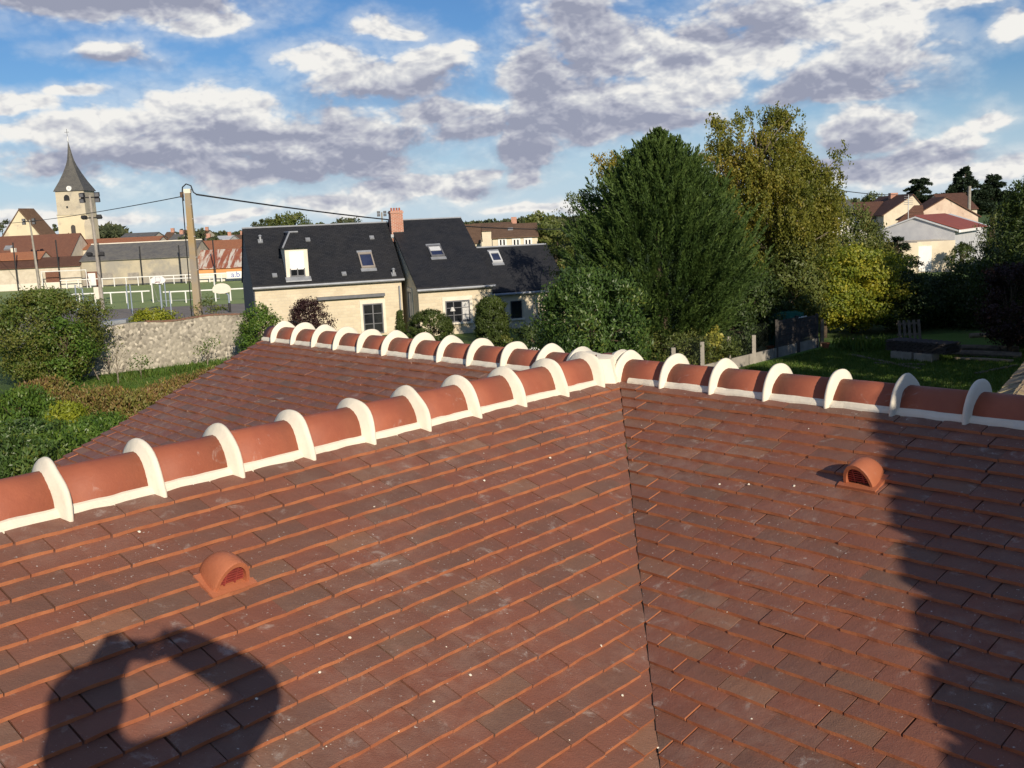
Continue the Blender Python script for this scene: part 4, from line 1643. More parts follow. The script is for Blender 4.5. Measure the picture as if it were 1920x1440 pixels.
mb.tube([tp + [-.2, -.15, -.4], tp + [-.24, -.15, 0], tp + [-.2, -.15, .30], tp + [0, -.15, .46], tp + [.24, -.15, .36], tp + [.34, -.15, .02], tp + [.5, -.15, -.1]], .035, 6)
mb.build('cable_loop', MT['rubber'], pole)
mb = MB(); mb.tube([tp + [-.24, -.16, -.02], bp + [-.30, -.2, 1.5]], .03, 5); mb.build('down_cable', MT['rubber'], pole)
mb = MB(); mb.tube([tp + [-.28, -.1, -.22], tp + [-.28, -.1, .06]], .10, 8); mb.build('insulator', MT['browntile'], pole)


def wire(lab, P, Q, sag, r, n=24):
    pts = [P + (Q - P) * (i / n) - Z * sag * 4 * (i / n) * (1 - i / n) for i in range(n + 1)]
    mb = MB(); mb.tube(pts, r, 5)
    tagk(mb.build('overhead_cable', MT['rubber'], smooth=True), label=lab, category='cable')


wire('thick black cable running right from the concrete pole towards the conifer', tp + [.48, -.15, -.1], atY(1180, 421, 130), 1.1, .045)
wire('thin cable running left from the concrete pole past the floodlight mast', tp + [-.2, -.1, -.15], atY(-60, 420, 150), .5, .025)
wire('cable slung from behind the birch to the houses on the hill', atY(1440, 330, 60), atY(1712, 363, 130), .5, .035)

# ================================================================== the village on the left
def house_at(name, lab, pxl, pxr, py_e, py_r, Y, D, wallm, roofm, zr=None, ze=None, a=(1, 0), ov=.3, wall_z0=0.0):
    xl, xr = atY(pxl, py_e, Y), atY(pxr, py_e, Y)
    ze = ze if ze is not None else (xl[2] + atY(pxr, py_e, Y)[2]) / 2
    mid = (pxl + pxr) / 2
    zr = zr if zr is not None else atY(mid, py_r, Y + D / 2)[2]
    root = thing(name, lab, 'building', (xl[0], Y, 0))
    return House(root, (xl[0], Y), a, xr[0] - xl[0], D, ze, zr, wallm, roofm, ov=ov)


barn = house_at('long_barn', 'long grey roofed barn with a stained masonry wall behind the pitch', 151, 362, 484.5, 456, 141, 9, MT['rubble'] if 0 else pm('barn_masonry', (.52, .46, .34), (.40, .36, .28), .5, .95, .01, 8, spots=(.33, .31, .27), spot_scale=.35, spot_thr=(.45, .62)), MT['oldslate'])
barn.ridge_cap(MT['trim'], .12)
for px in (201, 250, 297, 352):
    x = (atY(px, 515, 141) - barn.O) @ barn.a
    z = atY(px, 520, 141)[2]
    mb = MB(); mb.obox(barn.P(x, -.02, z + .15), barn.a * .75, barn.b * .03, Z * .48); mb.build('blocked_window', MT['concrete'], barn.root)
x = (atY(172, 515, 141) - barn.O) @ barn.a
mb = MB(); mb.obox(barn.P(x, -.02, 1.0), barn.a * .85, barn.b * .03, Z * 1.05); dr = mb.build('doorway', MT['redtile'], barn.root)
mb = MB(); mb.obox(barn.P(x, -.06, .95), barn.a * .5, barn.b * .02, Z * .9); mb.build('door', MT['white'], dr)
shed = house_at('low_shed', 'low shed with a brown tile roof and pale wall at the left edge', -60, 150, 502, 486, 140.6, 5, MT['render'], MT['darktile'])
p = atY(83, 500, 140.2)
q = atY(109, 500, 140.2)
mb = MB(); mb.box((p[0], 140.25, 0), (q[0], 140.55, 2.3)); tagk(mb.build('brick_patch', MT['redtile'], None), label='patch of broken red brick on the wall behind the far goal', category='brickwork')
big = house_at('red_roofed_barn', 'big barn with a steep mottled red tile roof behind the brown shed', -80, 131, 487, 444, 148, 9, MT['render'], MT['redtile'])
for px, py in ((16, 466),):
    q, n, up = roof_hit(big, px, py)
    mb = MB(); mb.obox(q + n * .1, big.a * .5, up * .45, n * .1); mb.build('skylight', MT['steel'], big.root)
orange = house_at('orange_lean_to', 'small building with a bright orange tile roof below the big red roof', -40, 76, 487, 475, 142.6, 3.4, MT['render'], MT['orangetile'])
mb = MB(); pc = atY(27, 478, 145); mb.box((pc[0] - .3, 144.7, 2.5), (pc[0] + .3, 145.2, atY(27, 465, 145)[2])); mb.build('chimney', MT['trim'], orange.root)
o2 = house_at('orange_roofed_house', 'house whose orange tile ridge shows above the grey barn', 128, 288, 465, 448, 153, 9, MT['render'], MT['orangetile'])
o3 = house_at('grey_roofed_house', 'far house with a weathered grey brown roof above the orange ridge', 221, 283, 449, 438, 190, 9, MT['render'], MT['oldslate'])
o4 = house_at('orange_roofed_house', 'house with a lit orange roof above the rusty sheet roof', 358, 449, 470, 452, 152, 8, MT['render'], MT['orangetile'])
rs = house_at('rusty_shed', 'shed with a streaked rusty corrugated roof and orange wall', 364, 470, 501, 469, 141, 8, pm('orange_wall', (.66, .33, .13), (.60, .30, .12), .5, .9), MT['rusty'])
mb = MB(); rx0, rx1 = atY(358, 520, 140.5)[0], atY(470, 520, 140.5)[0]; zlow = atY(400, 513, 140.5)[2]
mb.box((rx0, 140.4, 0), (rx1, 140.75, zlow)); tagk(mb.build('pitch_wall', MT['trim']), label='cream wall at the foot of the rusty shed', category='wall')
mb = MB(); mb.box((atY(-60, 520, 139.9)[0], 139.8, 0), (atY(152, 520, 139.9)[0], 140.1, .9)); tagk(mb.build('pitch_wall', MT['trim']), label='low cream wall at the far left side of the pitch', category='wall')
for i, (pl, pr, pe, pr_, Y, lab, mats) in enumerate((
        (304, 318, 449, 436, 230, 'small pinkish far house left of the concrete pole', ('render_white', 'browntile')),
        (317, 335, 450, 440, 215, 'far house with a dark slate roof just left of the concrete pole', ('render_cream', 'oldslate')),
        (335, 349, 449, 432, 240, 'far house with an orange brick chimney left of the concrete pole', ('brick', 'browntile')),
        (362, 386, 454, 448, 185, 'low far house with a pale grey roof right of the concrete pole', ('render_white', 'oldslate')),
        (400, 430, 450, 443, 230, 'white gabled far house beyond the rusty shed', ('render_white', 'metalroof')),
        (431, 452, 449, 441, 240, 'far house with a brown roof beside the slate house gable', ('render_cream', 'browntile')),
        (365, 385, 441, 433, 250, 'far house with an olive brown roof behind the pole', ('render_cream', 'browntile')))):
    h = house_at('village_house', lab, pl, pr, pe, pr_, Y, 8, MT[mats[0]], MT[mats[1]])
    h.root['group'] = 'far houses of the village on the left'
    h.root['category'] = 'house'
    mb = MB(); mb.obox(h.P(h.W * .75, 4, h.zr), (.35, 0, 0), (0, .35, 0), (0, 0, .9)); mb.build('chimney', MT['brick'], h.root)
    for k in (.25, .7):
        mb = MB(); mb.obox(h.P(h.W * k, -.02, h.ze - 1.2), h.a * .4, h.b * .03, Z * .5); mb.build('window', MT['glass'], h.root)

# ------------------------------------------------------------------ church
Yc = 232
cl, cr_ = atY(112, 440, Yc), atY(165, 440, Yc)
church = thing('church', 'village church with a square pale tower and curved slate spire', 'church', (cl[0], Yc, 0))
tw = cr_[0] - cl[0]
zt = atY(135, 358, Yc)[2]
cx_ = (cl[0] + cr_[0]) / 2
ashlar = pm('church_stone', (.56, .50, .38), (.46, .41, .32), .35, .95, .02, 2, spots=(.36, .33, .28), spot_scale=.5, spot_thr=(.52, .7))
ashl2 = pm('church_render', (.72, .63, .44), (.66, .57, .40), .25, .95, spots=(.5, .43, .33), spot_scale=.4, spot_thr=(.58, .72))
zm = atY(138, 402, Yc)[2]
hw = tw / 2
mb = MB()
mb.box((cx_ - hw, Yc, zm), (cx_ + hw, Yc + tw, zt)); mb.build('upper_stage', ashlar, church)
mb = MB()
mb.box((cx_ - hw - .1, Yc - .1, 0), (cx_ + hw + .1, Yc + tw, zm)); mb.build('lower_stage', ashl2, church)
mb = MB(); mb.box((cx_ + hw - .3, Yc - .8, 0), (cx_ + hw + 1.3, Yc + 1, zm - 2.5)); mb.hexa([(cx_ + hw - .3, Yc - .8, zm - 2.5), (cx_ + hw + 1.3, Yc - .8, zm - 2.5), (cx_ + hw + 1.3, Yc + 1, zm - 2.5), (cx_ + hw - .3, Yc + 1, zm - 2.5), (cx_ + hw - .3, Yc + .4, zm - .4), (cx_ + hw + .3, Yc + .4, zm - .4), (cx_ + hw + .3, Yc + 1, zm - .4), (cx_ + hw - .3, Yc + 1, zm - .4)])
mb.build('buttress', ashlar, church)
# spire: square foot, waisted, octagonal tip
ztip = atY(123, 262, Yc)[2]
H_ = ztip - zt
levels = [(0, 1.10), (.06, 1.0), (.2, .74), (.38, .49), (.52, .335), (.63, .23), (.75, .15), (.88, .075), (1.0, .008)]
vs, fs = [], []
for (f, g) in levels:
    o = min(1, max(0, (f - .3) / .35))
    for k in range(8):
        th = math.pi / 4 * k + math.pi / 8 * 0 + math.pi / 4
        rad_sq = 1.0 / max(abs(math.cos(th)), abs(math.sin(th)))
        rad = rad_sq * (1 - o) + 1.05 * o
        vs.append((cx_ + hw * g * rad * math.cos(th) - f * .35, Yc + hw + hw * g * rad * math.sin(th), zt + H_ * f))
for i in range(len(levels) - 1):
    for k in range(8):
        fs.append((i * 8 + k, i * 8 + (k + 1) % 8, (i + 1) * 8 + (k + 1) % 8, (i + 1) * 8 + k))
fs.append(tuple(range(8))[::-1])
mb = MB(); mb.add(vs, fs)
sp_m = brick_mat('spire_slate', (.085, .085, .085), (.115, .112, .105), (.05, .05, .05), .5, .35, .02, rough=.6, var=.6, dirt=(.13, .125, .11))
mb.build('spire', sp_m, church)
mb = MB()
mb.tube([(cx_ - .35, Yc + hw, ztip - .1), (cx_ - .36, Yc + hw, ztip + 1.0)], [.2, .1], 8)
mb.build('finial', MT['steel'], church)
mb = MB(); mb.tube([(cx_ - .35, Yc + hw, ztip), (cx_ - .4, Yc + hw, ztip + 2.6)], .045, 5); mb.tube([(cx_ - .9, Yc + hw, ztip + 1.9), (cx_ + .1, Yc + hw, ztip + 1.9)], .04, 5); mb.build('cross', MT['dark'], church)
mb = MB(); cz = atY(130, 353.5, Yc)
mb.prism([(cz[0] + .55 * math.cos(t), Yc - .35, cz[2] + .55 * math.sin(t)) for t in np.linspace(0, 2 * math.pi, 21)[:-1]], (0, .9, 0))
clk = mb.build('clock_face', MT['white'], church)
mb = MB(); mb.obox((cz[0], Yc - .37, cz[2] + .16), (.02, 0, 0), (0, .01, 0), (0, 0, .18)); mb.obox((cz[0] + .1, Yc - .375, cz[2] - .03), (.12, 0, -.04), (0, .01, 0), (.008, 0, .02)); mb.build('clock_hand', MT['dark'], clk)


def arch(cx, zb, w, h, y, mat, name, parent):
    pts = [(cx - w, y, zb), (cx + w, y, zb)] + [(cx + w * math.cos(t), y, zb + h - w + w * 1.1 * math.sin(t)) for t in np.linspace(0, math.pi, 9)]
    mb = MB(); mb.prism(pts, (0, .25, 0)); me = mb.mesh(name, mat); fix_normals(me)
    return link(name, me, parent)


q = atY(125.5, 376.5, Yc)
arch(q[0], q[2], .62, 1.25, Yc - .03, MT['dark'], 'belfry_opening', church)
q = atY(139, 440, Yc)
arch(q[0], q[2], .5, 2.1, Yc - .13, MT['wood_dark'], 'lancet_window', church)
q = atY(126, 388.5, Yc)
mb = MB(); mb.obox((q[0], Yc - .01, q[2]), (.2, 0, 0), (0, .03, 0), (0, 0, .22)); mb.build('putlog_hole', MT['dark'], church)
mb = MB(); mb.box((cx_ - hw - .18, Yc - .2, zm - .12), (cx_ + hw + .18, Yc - .1, zm + .12)); mb.build('string_course', ashlar, church)
# nave and gabled aisle to the left
q = atY(7, 443, 216); r_ = atY(76, 443, 216); ap = atY(36, 394, 216)
mb = MB()
mb.prism([(q[0], 216, 0), (r_[0], 216, 0), (r_[0], 216, q[2]), (ap[0], 216, ap[2]), (q[0], 216, q[2])], (0, 4.0, 0)); mb.build('nave', ashl2, church)
mb = MB()
mb.prism([(r_[0] + .3, 215.6, q[2] - .3), (ap[0] + .0, 215.6, ap[2] + .05), (ap[0], 215.6, ap[2] + .35), (r_[0] + .4, 215.6, q[2])], (1.2, 4.4, 0)); mb.build('nave_roof', MT['browntile'], church)
mb = MB()
mb.prism([(q[0] - .3, 215.9, q[2] - .3), (ap[0], 215.9, ap[2] + .05), (ap[0], 215.9, ap[2] + .3), (q[0] - .4, 215.9, q[2])], (0, 4.0, 0)); mb.build('nave_roof', MT['browntile'], church)
q2 = atY(90, 424, 236)
mb = MB(); mb.prism([(ap[0] + 3, 230, 0), (cx_, 230, 0), (cx_, 230, q2[2] - 2.2), (cx_, 236, q2[2]), (ap[0] + 3, 236, q2[2]), (ap[0] + 3, 230, q2[2] - 2.2)] if 0 else [(ap[0] + 3, 230, 0), (ap[0] + 3, 230, q2[2] - 2.4), (ap[0] + 3, 236, q2[2]), (ap[0] + 3, 242, q2[2] - 2.4), (ap[0] + 3, 242, 0)], (cx_ - ap[0] - 4, 0, 0)); me = mb.mesh('transept', MT['orangetile'] if 0 else MT['browntile']); fix_normals(me); link('transept', me, church)

# ------------------------------------------------------------------ houses behind, centre
h1 = house_at('white_house', 'white house with brown roof and three windows behind the low slate roof', 923, 1008, 444.5, 421, 118, 8, MT['render_cream'], MT['browntile'])
h1.root['category'] = 'house'
for px in (942, 968, 990):
    x = (atY(px, 455, 118) - h1.O) @ h1.a
    f = h1.window(x, atY(px, 463, 118)[2], .95, 1.0, MT['white'], MT['glass'], None, None, 2, 1, bar=.14)
mb = MB(); mb.prism([h1.P(-.08, y, z) for y, z in ((-.05, 0), (8, 0), (8, h1.ze), (4, h1.zr - .05), (-.05, h1.ze))], h1.a * .07); mb.build('slate_gable', MT['slate_hung'], h1.root)
q, n, up = roof_hit(h1, 957, 430)
mb = MB(); mb.obox(q + n * .05, h1.a * .3, up * .3, n * .05); mb.build('skylight', MT['steel'], h1.root)
h2 = house_at('brown_house', 'house with a hipped brown roof partly hidden by the slate ridge', 866, 900, 455, 422, 126, 9, MT['render_cream'], MT['browntile'])
h2.root['category'] = 'house'
h3 = house_at('brown_house', 'far house with a long tan roof above the white house', 886, 960, 432, 419, 150, 8, MT['render_cream'], MT['browntile'])
h3.root['category'] = 'house'
mb = MB(); mb.obox(h3.P(6, 4, h3.zr), (.4, 0, 0), (0, .4, 0), (0, 0, .8)); mb.build('chimney', MT['brick'], h3.root)

# ------------------------------------------------------------------ houses on the right
def gable_front(name, lab, pxl, pxr, py_e, pxa, py_a, Y, L, wallm, roofm, rot=0.0, ov=.3, cat='house'):
    """gable towards the camera, ridge running back"""
    l, r_, ap = atY(pxl, py_e, Y), atY(pxr, py_e, Y), atY(pxa, py_a, Y)
    root = thing(name, lab, cat, (l[0], Y, 0))
    a = np.array([math.cos(rot), math.sin(rot), 0])       # across the gable
    b = np.array([-a[1], a[0], 0])
    O = np.array([l[0], Y, 0.])
    def across(px, py):
        d = ray(px, py)
        w = np.linalg.solve(np.stack([d[:2], -a[:2]], 1), O[:2])
        return w[1], CAM_Z + d[2] * w[0]
    W = across(pxr, py_e)[0]
    xa, zr = across(pxa, py_a)
    ze, s = l[2], xa / W
    P = lambda x, y, z: O + a * x + b * y + Z * z
    mb = MB(); mb.prism([P(0, 0, 0), P(W, 0, 0), P(W, 0, ze), P(W * s, 0, zr), P(0, 0, ze)], b * L); mb.build('wall', wallm, root)
    for k, (x0, z0) in enumerate(((-ov, ze - ov * (zr - ze) / (W * s)), (W + ov, ze - ov * (zr - ze) / (W * (1 - s))))):
        mb = MB()
        q = [P(x0, -.2, z0), P(W * s, -.2, zr), P(W * s, L + .2, zr), P(x0, L + .2, z0)]
        mb.prism([w + Z * .02 for w in (q if k == 0 else q[::-1])], Z * .13)
        me = mb.mesh('roof', roofm); fix_normals(me); link('roof', me, root)
    return root, P, W, ze, zr


Yw = 100
wr, wP, wW, wze, wzr = gable_front('white_bungalow', 'white bungalow with a red roof and a broad pale gable', 1640, 1790, 437, 1716, 409, Yw, 14, pm('shade_grey_boards', (.52, .53, .55), (.46, .47, .5), 1.5, .8), MT['metalroof'], rot=-.62)  # grey of the walls carries the weaker sunlight on this gable
rp = [wP(wW * .5, .05, wzr + .22), wP(wW + .5, .05, wze + .05), wP(wW + .5, 12, wze + .02), wP(wW * .5, 12, wzr + .18)]
mb = MB(); mb.prism(rp, Z * .06); me = mb.mesh('red_roof', pm('red_sheet', (.30, .085, .06), (.26, .075, .055), 1, .7)); fix_normals(me); link('red_roof', me, wr)
mb = MB(); mb.obox(wP(wW + .45, 4.5, wze - .06), wP(0, 4.5, 0) - wP(0, 0, 0), (.1, 0, 0), (0, 0, .12)); mb.build('fascia', MT['white'], wr)
for (x, z, w, h, m_, n_) in ((2.6, .1, 1.0, 2.3, 'glass', 'door'), (5.0, .9, .9, 1.2, 'glass', 'window')):
    mb = MB(); q = wP(wW + .01, x, z); mb.obox(q + Z * h / 2, (wP(0, w / 2, 0) - wP(0, 0, 0)), (.03, 0, 0), (0, 0, h / 2)); mb.build(n_, MT[m_], wr)
mb = MB()
for xx in (3.5, 4.1, 6.3, 7.0):
    q = wP(wW + .02, xx, 2.0); mb.obox(q, (wP(0, .12, 0) - wP(0, 0, 0)), (.02, 0, 0), (0, 0, .25))
mb.build('wall_lamp', MT['dark'], wr)
gp0 = atY(1722, 495, 92)
mb = MB(); gz = atY(1722, 459, 92)[2]; gw = atY(1748, 460, 92)[0] - gp0[0]
mb.box((gp0[0] - 3.0, 92, 0), (gp0[0] + .0, 97, gz + .2)); mb.box((gp0[0] + .02, 92.4, 0), (gp0[0] + gw + 2.2, 97, gz + .25))
garage = thing('garage', 'pale garage with a bright white door before the white bungalow', 'garage', (gp0[0], 92, 0))
mb.build('wall', MT['render_cream'], garage)
mb = MB(); mb.box((gp0[0] + .12, 92.33, 0.1), (gp0[0] + gw + .1, 92.39, gz - .15)); mb.build('door', MT['white'], garage)
bl_ = gable_front('cream_gabled_house', 'house with a cream gable and a dark brown roof running left', 1657, 1739, 403, 1712, 366, 140, 12, MT['render_cream'], MT['darktile'])
hl = house_at('brown_roofed_house', 'long dark brown roof with a shaded blue grey front beside the cream gable', 1610, 1690, 408, 379, 143, 9, MT['render_white'], MT['darktile'])
hl.root['category'] = 'house'
for px in (1622, 1634, 1647):
    x = (atY(px, 415, 143) - hl.O) @ hl.a
    hl.window(x, hl.ze - 1.9, .9, 1.2, MT['frame_grey'], MT['glass'], None, None, 1, 1)
mb = MB(); q = atY(1672, 372, 147); mb.box((q[0] - .5, 146, 6), (q[0] + .5, 147, atY(1672, 362, 147)[2])); mb.build('chimney', MT['brick'], hl.root)
pk, pP, pW, pze, pzr = gable_front('pink_gabled_house', 'house with a stained pinkish gable above the red roof', 1706, 1834, 411, 1773, 371, 124, 3.6, MT['render_old'], MT['darktile'])
mb = MB()
for i in range(12):
    mb.box((0, 0, 0), (.01, .01, .01)) if 0 else None
q0, q1 = atY(1658, 423, 120), atY(1712, 423, 120)
zr_ = atY(1735, 385, 124)[2]
ph = thing('lower_brown_roof', 'low house with a dark battened roof between the two gables', 'house', (q0[0], 121, 0))
for i in range(10):
    f0, f1 = i / 10, (i + 1) / 10
    mb = MB()
    P0, P1 = np.array([q0[0] + f0 * 4.6, 121 + 2 * f0, 2.2 + f0 * (zr_ - 2.2)]), np.array([q0[0] + f1 * 4.6, 121 + 2 * f1, 2.2 + f1 * (zr_ - 2.2)])
    mb.hexa([P0, P0 + [5.2 - f0 * 4.2, 0, 0], P1 + [5.2 - f1 * 4.2, .1, 0], P1 + [0, .1, 0], P0 + [0, 0, .12], P0 + [5.2 - f0 * 4.2, 0, .12], P1 + [5.2 - f1 * 4.2, .1, .06], P1 + [0, .1, .06]])
    mb.build('roof_course', MT['darktile'], ph)
mb = MB(); mb.box((q0[0], 121.2, 0), (q0[0] + 5.2, 125, 2.2)); mb.build('wall', MT['render'], ph)
hk = house_at('brown_house', 'house with a tall dark roof and timbered gable right of the pink gable', 1775, 1832, 392, 363, 146, 9, MT['render_cream'], MT['darktile'])
hk.root['category'] = 'house'
mb = MB(); q = atY(1817, 392, 139); mb.tube([(q[0], 139, 0), (q[0], 139, atY(1817, 349, 139)[2])], .22, 8); tagk(mb.build('flue_pipe', MT['concrete']), label='tall pale flue pipe standing right of the pink gable', category='flue')
dkh = house_at('slate_roofed_house', 'house with a blue grey slate roof right behind the birch', 1560, 1602, 392, 367, 105, 9, MT['render_white'], MT['oldslate'])
dkh.root['category'] = 'house'
mb = MB(); q = atY(1566, 362, 109); mb.box((q[0] - .35, 108.6, 5), (q[0] + .35, 109.3, q[2])); mb.build('chimney', MT['brick'], dkh.root)
an = atY(1703, 400, 118)
mb = MB(); mb.tube([(an[0], 118, 3), (an[0], 118, atY(1703, 365, 118)[2])], .05, 5)
for k in range(5):
    mb.tube([(an[0] - .5, 118, an[2] + 1.0 + .22 * k), (an[0] + .5, 118, an[2] + 1.0 + .22 * k)], .025, 4)
tagk(mb.build('aerial', MT['steel']), label='thin television aerial mast in front of the cream gable', category='aerial')

# ================================================================== vegetation
def leaf_quads(name, mat, C, D, L, W, T, parent=None, fold=.25, flat=None, face=None, **kw):
    """one bent diamond leaf per row: centre C, axis D, length L, width W, tint T"""
    N = len(C)
    D = D / (np.linalg.norm(D, axis=1, keepdims=True) + 1e-9)
    R = RNG.normal(size=(N, 3))
    if face is not None:
        R = R * .55 + face * 1.1
    if flat is not None:
        R = R * (1 - flat) + flat * np.array([0, 0, 2.0])
        S = np.cross(R, D)
    else:
        S = np.cross(R, D)
    S /= np.linalg.norm(S, axis=1, keepdims=True) + 1e-9
    Nn = np.cross(D, S)
    L = np.broadcast_to(np.asarray(L, float), (N,))[:, None]
    W = np.broadcast_to(np.asarray(W, float), (N,))[:, None]
    V = np.empty((N, 4, 3))
    V[:, 0] = C - D * L * .5
    V[:, 1] = C + S * W * .5 + Nn * W * fold
    V[:, 2] = C + D * L * .5
    V[:, 3] = C - S * W * .5 + Nn * W * fold
    me = bpy.data.meshes.new(name)
    me.vertices.add(4 * N)
    me.vertices.foreach_set('co', V.reshape(-1).astype(np.float32))
    me.loops.add(4 * N)
    me.loops.foreach_set('vertex_index', np.arange(4 * N, dtype=np.int32))
    me.polygons.add(N)
    me.polygons.foreach_set('loop_start', np.arange(0, 4 * N, 4, dtype=np.int32))
    me.polygons.foreach_set('loop_total', np.full(N, 4, dtype=np.int32))
    at = me.attributes.new('tint', 'FLOAT', 'FACE')
    at.data.foreach_set('value', np.clip(T, 0, 1).astype(np.float32))
    me.materials.append(mat)
    me.update(calc_edges=True)
    me.validate()
    return link(name, me, parent, **kw)


def unit(n):
    v = RNG.normal(size=(n, 3))
    return v / np.linalg.norm(v, axis=1, keepdims=True)


def clumpy(base, rx, ry, z0, z1, nclump, per, cr, prof=None, shell=.62, up=.25, out=1.0, spread=.75, droop=0.0, lump=1.0):
    """clump centres near the skin of a crown, leaves on and in each clump. returns C, D, T"""
    zs = RNG.uniform(0, 1, nclump)
    th = RNG.uniform(0, 2 * math.pi, nclump)
    prof = prof or (lambda s: math.sqrt(max(0, 1 - (2 * s - 1) ** 2)) ** .8)
    ph = RNG.uniform(0, 6.28, 4)
    pr = np.array([prof(s) for s in zs]) * (1 + lump * (.13 * np.sin(3 * th + ph[0] + 3 * zs) + .10 * np.sin(5 * th + ph[1] - 5 * zs) + RNG.uniform(-.10, .10, nclump)))
    q = shell + (1 - shell) * RNG.uniform(0, 1, nclump) ** .6
    cx = base[0] + rx * pr * q * np.cos(th)
    cy = base[1] + ry * pr * q * np.sin(th)
    cz = z0 + (z1 - z0) * zs
    cc = np.stack([cx, cy, cz], 1)
    rad = cr * RNG.uniform(.6, 1.35, nclump)
    ct = RNG.uniform(-.22, .22, nclump)
    idx = np.repeat(np.arange(nclump), per)
    u = unit(len(idx))
    rr = RNG.uniform(0, 1, len(idx)) ** (1 / 2.2)
    C = cc[idx] + u * (rad[idx] * rr)[:, None] * np.array([1, 1, spread])
    o = np.stack([np.cos(th), np.sin(th), np.zeros(nclump)], 1)[idx] * .6
    ow = u * .7 + o
    ow /= np.linalg.norm(ow, axis=1, keepdims=True) + 1e-9
    rt = RNG.normal(size=u.shape)
    rt -= ow * (np.sum(rt * ow, axis=1, keepdims=True)) * .8
    D = rt + ow * .30 * out + np.array([0, 0, up])
    D[:, 2] -= droop
    T = .5 + ct[idx] + RNG.uniform(-.22, .22, len(idx))
    return C, D, T, cc, ow


def trunk_mesh(base, top, r, limbs=None, mat=None, parent=None, seed=0, name='trunk'):
    r_ = random.Random(seed)
    mb = MB()
    base, top = np.asarray(base, float), np.asarray(top, float)
    n = 6
    path = [base + (top - base) * i / n + np.array([r_.uniform(-1, 1), r_.uniform(-1, 1), 0]) * r * .5 * (i > 0) for i in range(n + 1)]
    mb.tube(path, [r * (1.25 if i == 0 else 1 - .8 * i / n) for i in range(n + 1)], 7)
    for L in (limbs if limbs is not None else []):
        s = r_.uniform(.25, .85)
        p = base + (top - base) * s
        L = np.asarray(L)
        m = (p + L) / 2 + np.array([0, 0, .15 * np.linalg.norm(L - p)])
        mb.tube([p, m, L], [r * .4 * (1 - .5 * s), r * .22, r * .06], 5)
    return mb.build(name, mat or MT['bark'], parent, smooth=True)


def tree(name, lab, cat, base, rx, ry, z0, z1, nclump, per, cr, mat, leaf, prof=None, trunk_r=.15, group=None, trunk_mat=None, nl=10, **kw):
    root = thing(name, lab, cat, base, group)
    lw = kw.pop('aspect', .45)
    C, D, T, cc, ow = clumpy(base, rx, ry, z0, z1, nclump, per, cr, prof, **kw)
    leaf_quads('foliage', mat, C, D, leaf * RNG.uniform(.7, 1.35, len(C)), leaf * lw * RNG.uniform(.7, 1.3, len(C)), T, root, face=ow)
    limbs = cc[RNG.choice(len(cc), min(nl, len(cc)), replace=False)]
    trunk_mesh(base, (base[0], base[1], z0 + (z1 - z0) * .75), trunk_r, limbs, trunk_mat, root, seed=int(abs(base[0] * 10)))
    return root


LM = {
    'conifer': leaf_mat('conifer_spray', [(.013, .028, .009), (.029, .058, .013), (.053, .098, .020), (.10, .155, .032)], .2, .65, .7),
    'birch': leaf_mat('birch_leaf', [(.12, .145, .028), (.20, .21, .036), (.30, .26, .045), (.42, .29, .06)], .42, .5, .5),
    'laurel': leaf_mat('laurel_leaf', [(.030, .060, .016), (.054, .102, .024), (.080, .138, .032), (.16, .18, .035)], .2, .42, .6),
    'yellow': leaf_mat('yellowing_leaf', [(.085, .14, .02), (.17, .225, .03), (.31, .32, .036), (.50, .42, .042)], .4, .5, .55),
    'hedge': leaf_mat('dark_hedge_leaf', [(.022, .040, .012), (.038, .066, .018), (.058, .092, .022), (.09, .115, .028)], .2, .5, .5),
    'olive': leaf_mat('olive_shrub_leaf', [(.055, .08, .022), (.09, .12, .03), (.13, .155, .036), (.19, .17, .045)], .25, .5, .4),
    'bush': leaf_mat('garden_bush_leaf', [(.06, .12, .02), (.105, .15, .028), (.14, .15, .036), (.20, .19, .04)], .25, .45, .45),
    'autumn': leaf_mat('autumn_hedge_leaf', [(.15, .20, .035), (.23, .215, .055), (.22, .12, .06), (.42, .35, .06)], .3, .5, .8),
    'purple': leaf_mat('purple_leaf', [(.022, .010, .012), (.04, .017, .018), (.06, .028, .026)], .15, .5, .6),
    'green': leaf_mat('fresh_green_leaf', [(.04, .09, .018), (.075, .145, .024), (.11, .185, .03), (.19, .23, .04)], .25, .4, .6),
    'lime': leaf_mat('lime_leaf', [(.14, .19, .02), (.26, .30, .03), (.38, .36, .035)], .3, .4, .6),
    'clipped': leaf_mat('clipped_shrub_leaf', [(.035, .055, .014), (.06, .088, .020), (.09, .12, .026)], .2, .45, .6),
    'far': leaf_mat('hazed_foliage', [(.045, .062, .034), (.065, .085, .04), (.09, .105, .045), (.12, .115, .05)], .15, .7, .05),  # leaf colours made paler to hold the distance haze
    'cedar': leaf_mat('cedar_needle', [(.026, .044, .027), (.042, .068, .038), (.060, .092, .048)], .15, .6, .3),
    'variegated': leaf_mat('variegated_ivy_leaf', [(.10, .15, .03), (.32, .32, .06), (.50, .44, .12)], .25, .4, .9),
    'grass': leaf_mat('grass_blade', [(.055, .115, .018), (.085, .16, .025), (.13, .19, .035), (.20, .19, .07)], .3, .55, .4),
}


def g(px, py_or_Y, Y=None):
    p = atY(px, 500, py_or_Y)
    return np.array([p[0], py_or_Y, 0.])


def zpx(px, py, Y):
    return atY(px, py, Y)[2]


# --- big conifer: plumes of sprays growing outwards and up
Yk = 42.0
kb = g(1240, Yk)
kz1 = zpx(1240, 248, Yk)
prof_pts = [(0.0, .50), (.08, .64), (.20, .82), (.35, .97), (.47, 1.0), (.58, .93), (.70, .79), (.80, .61), (.88, .43), (.95, .22), (1.0, .02)]


def kprof(s):
    for (a, b), (c, d) in zip(prof_pts, prof_pts[1:]):
        if s <= c:
            return b + (d - b) * (s - a) / (c - a)
    return .1


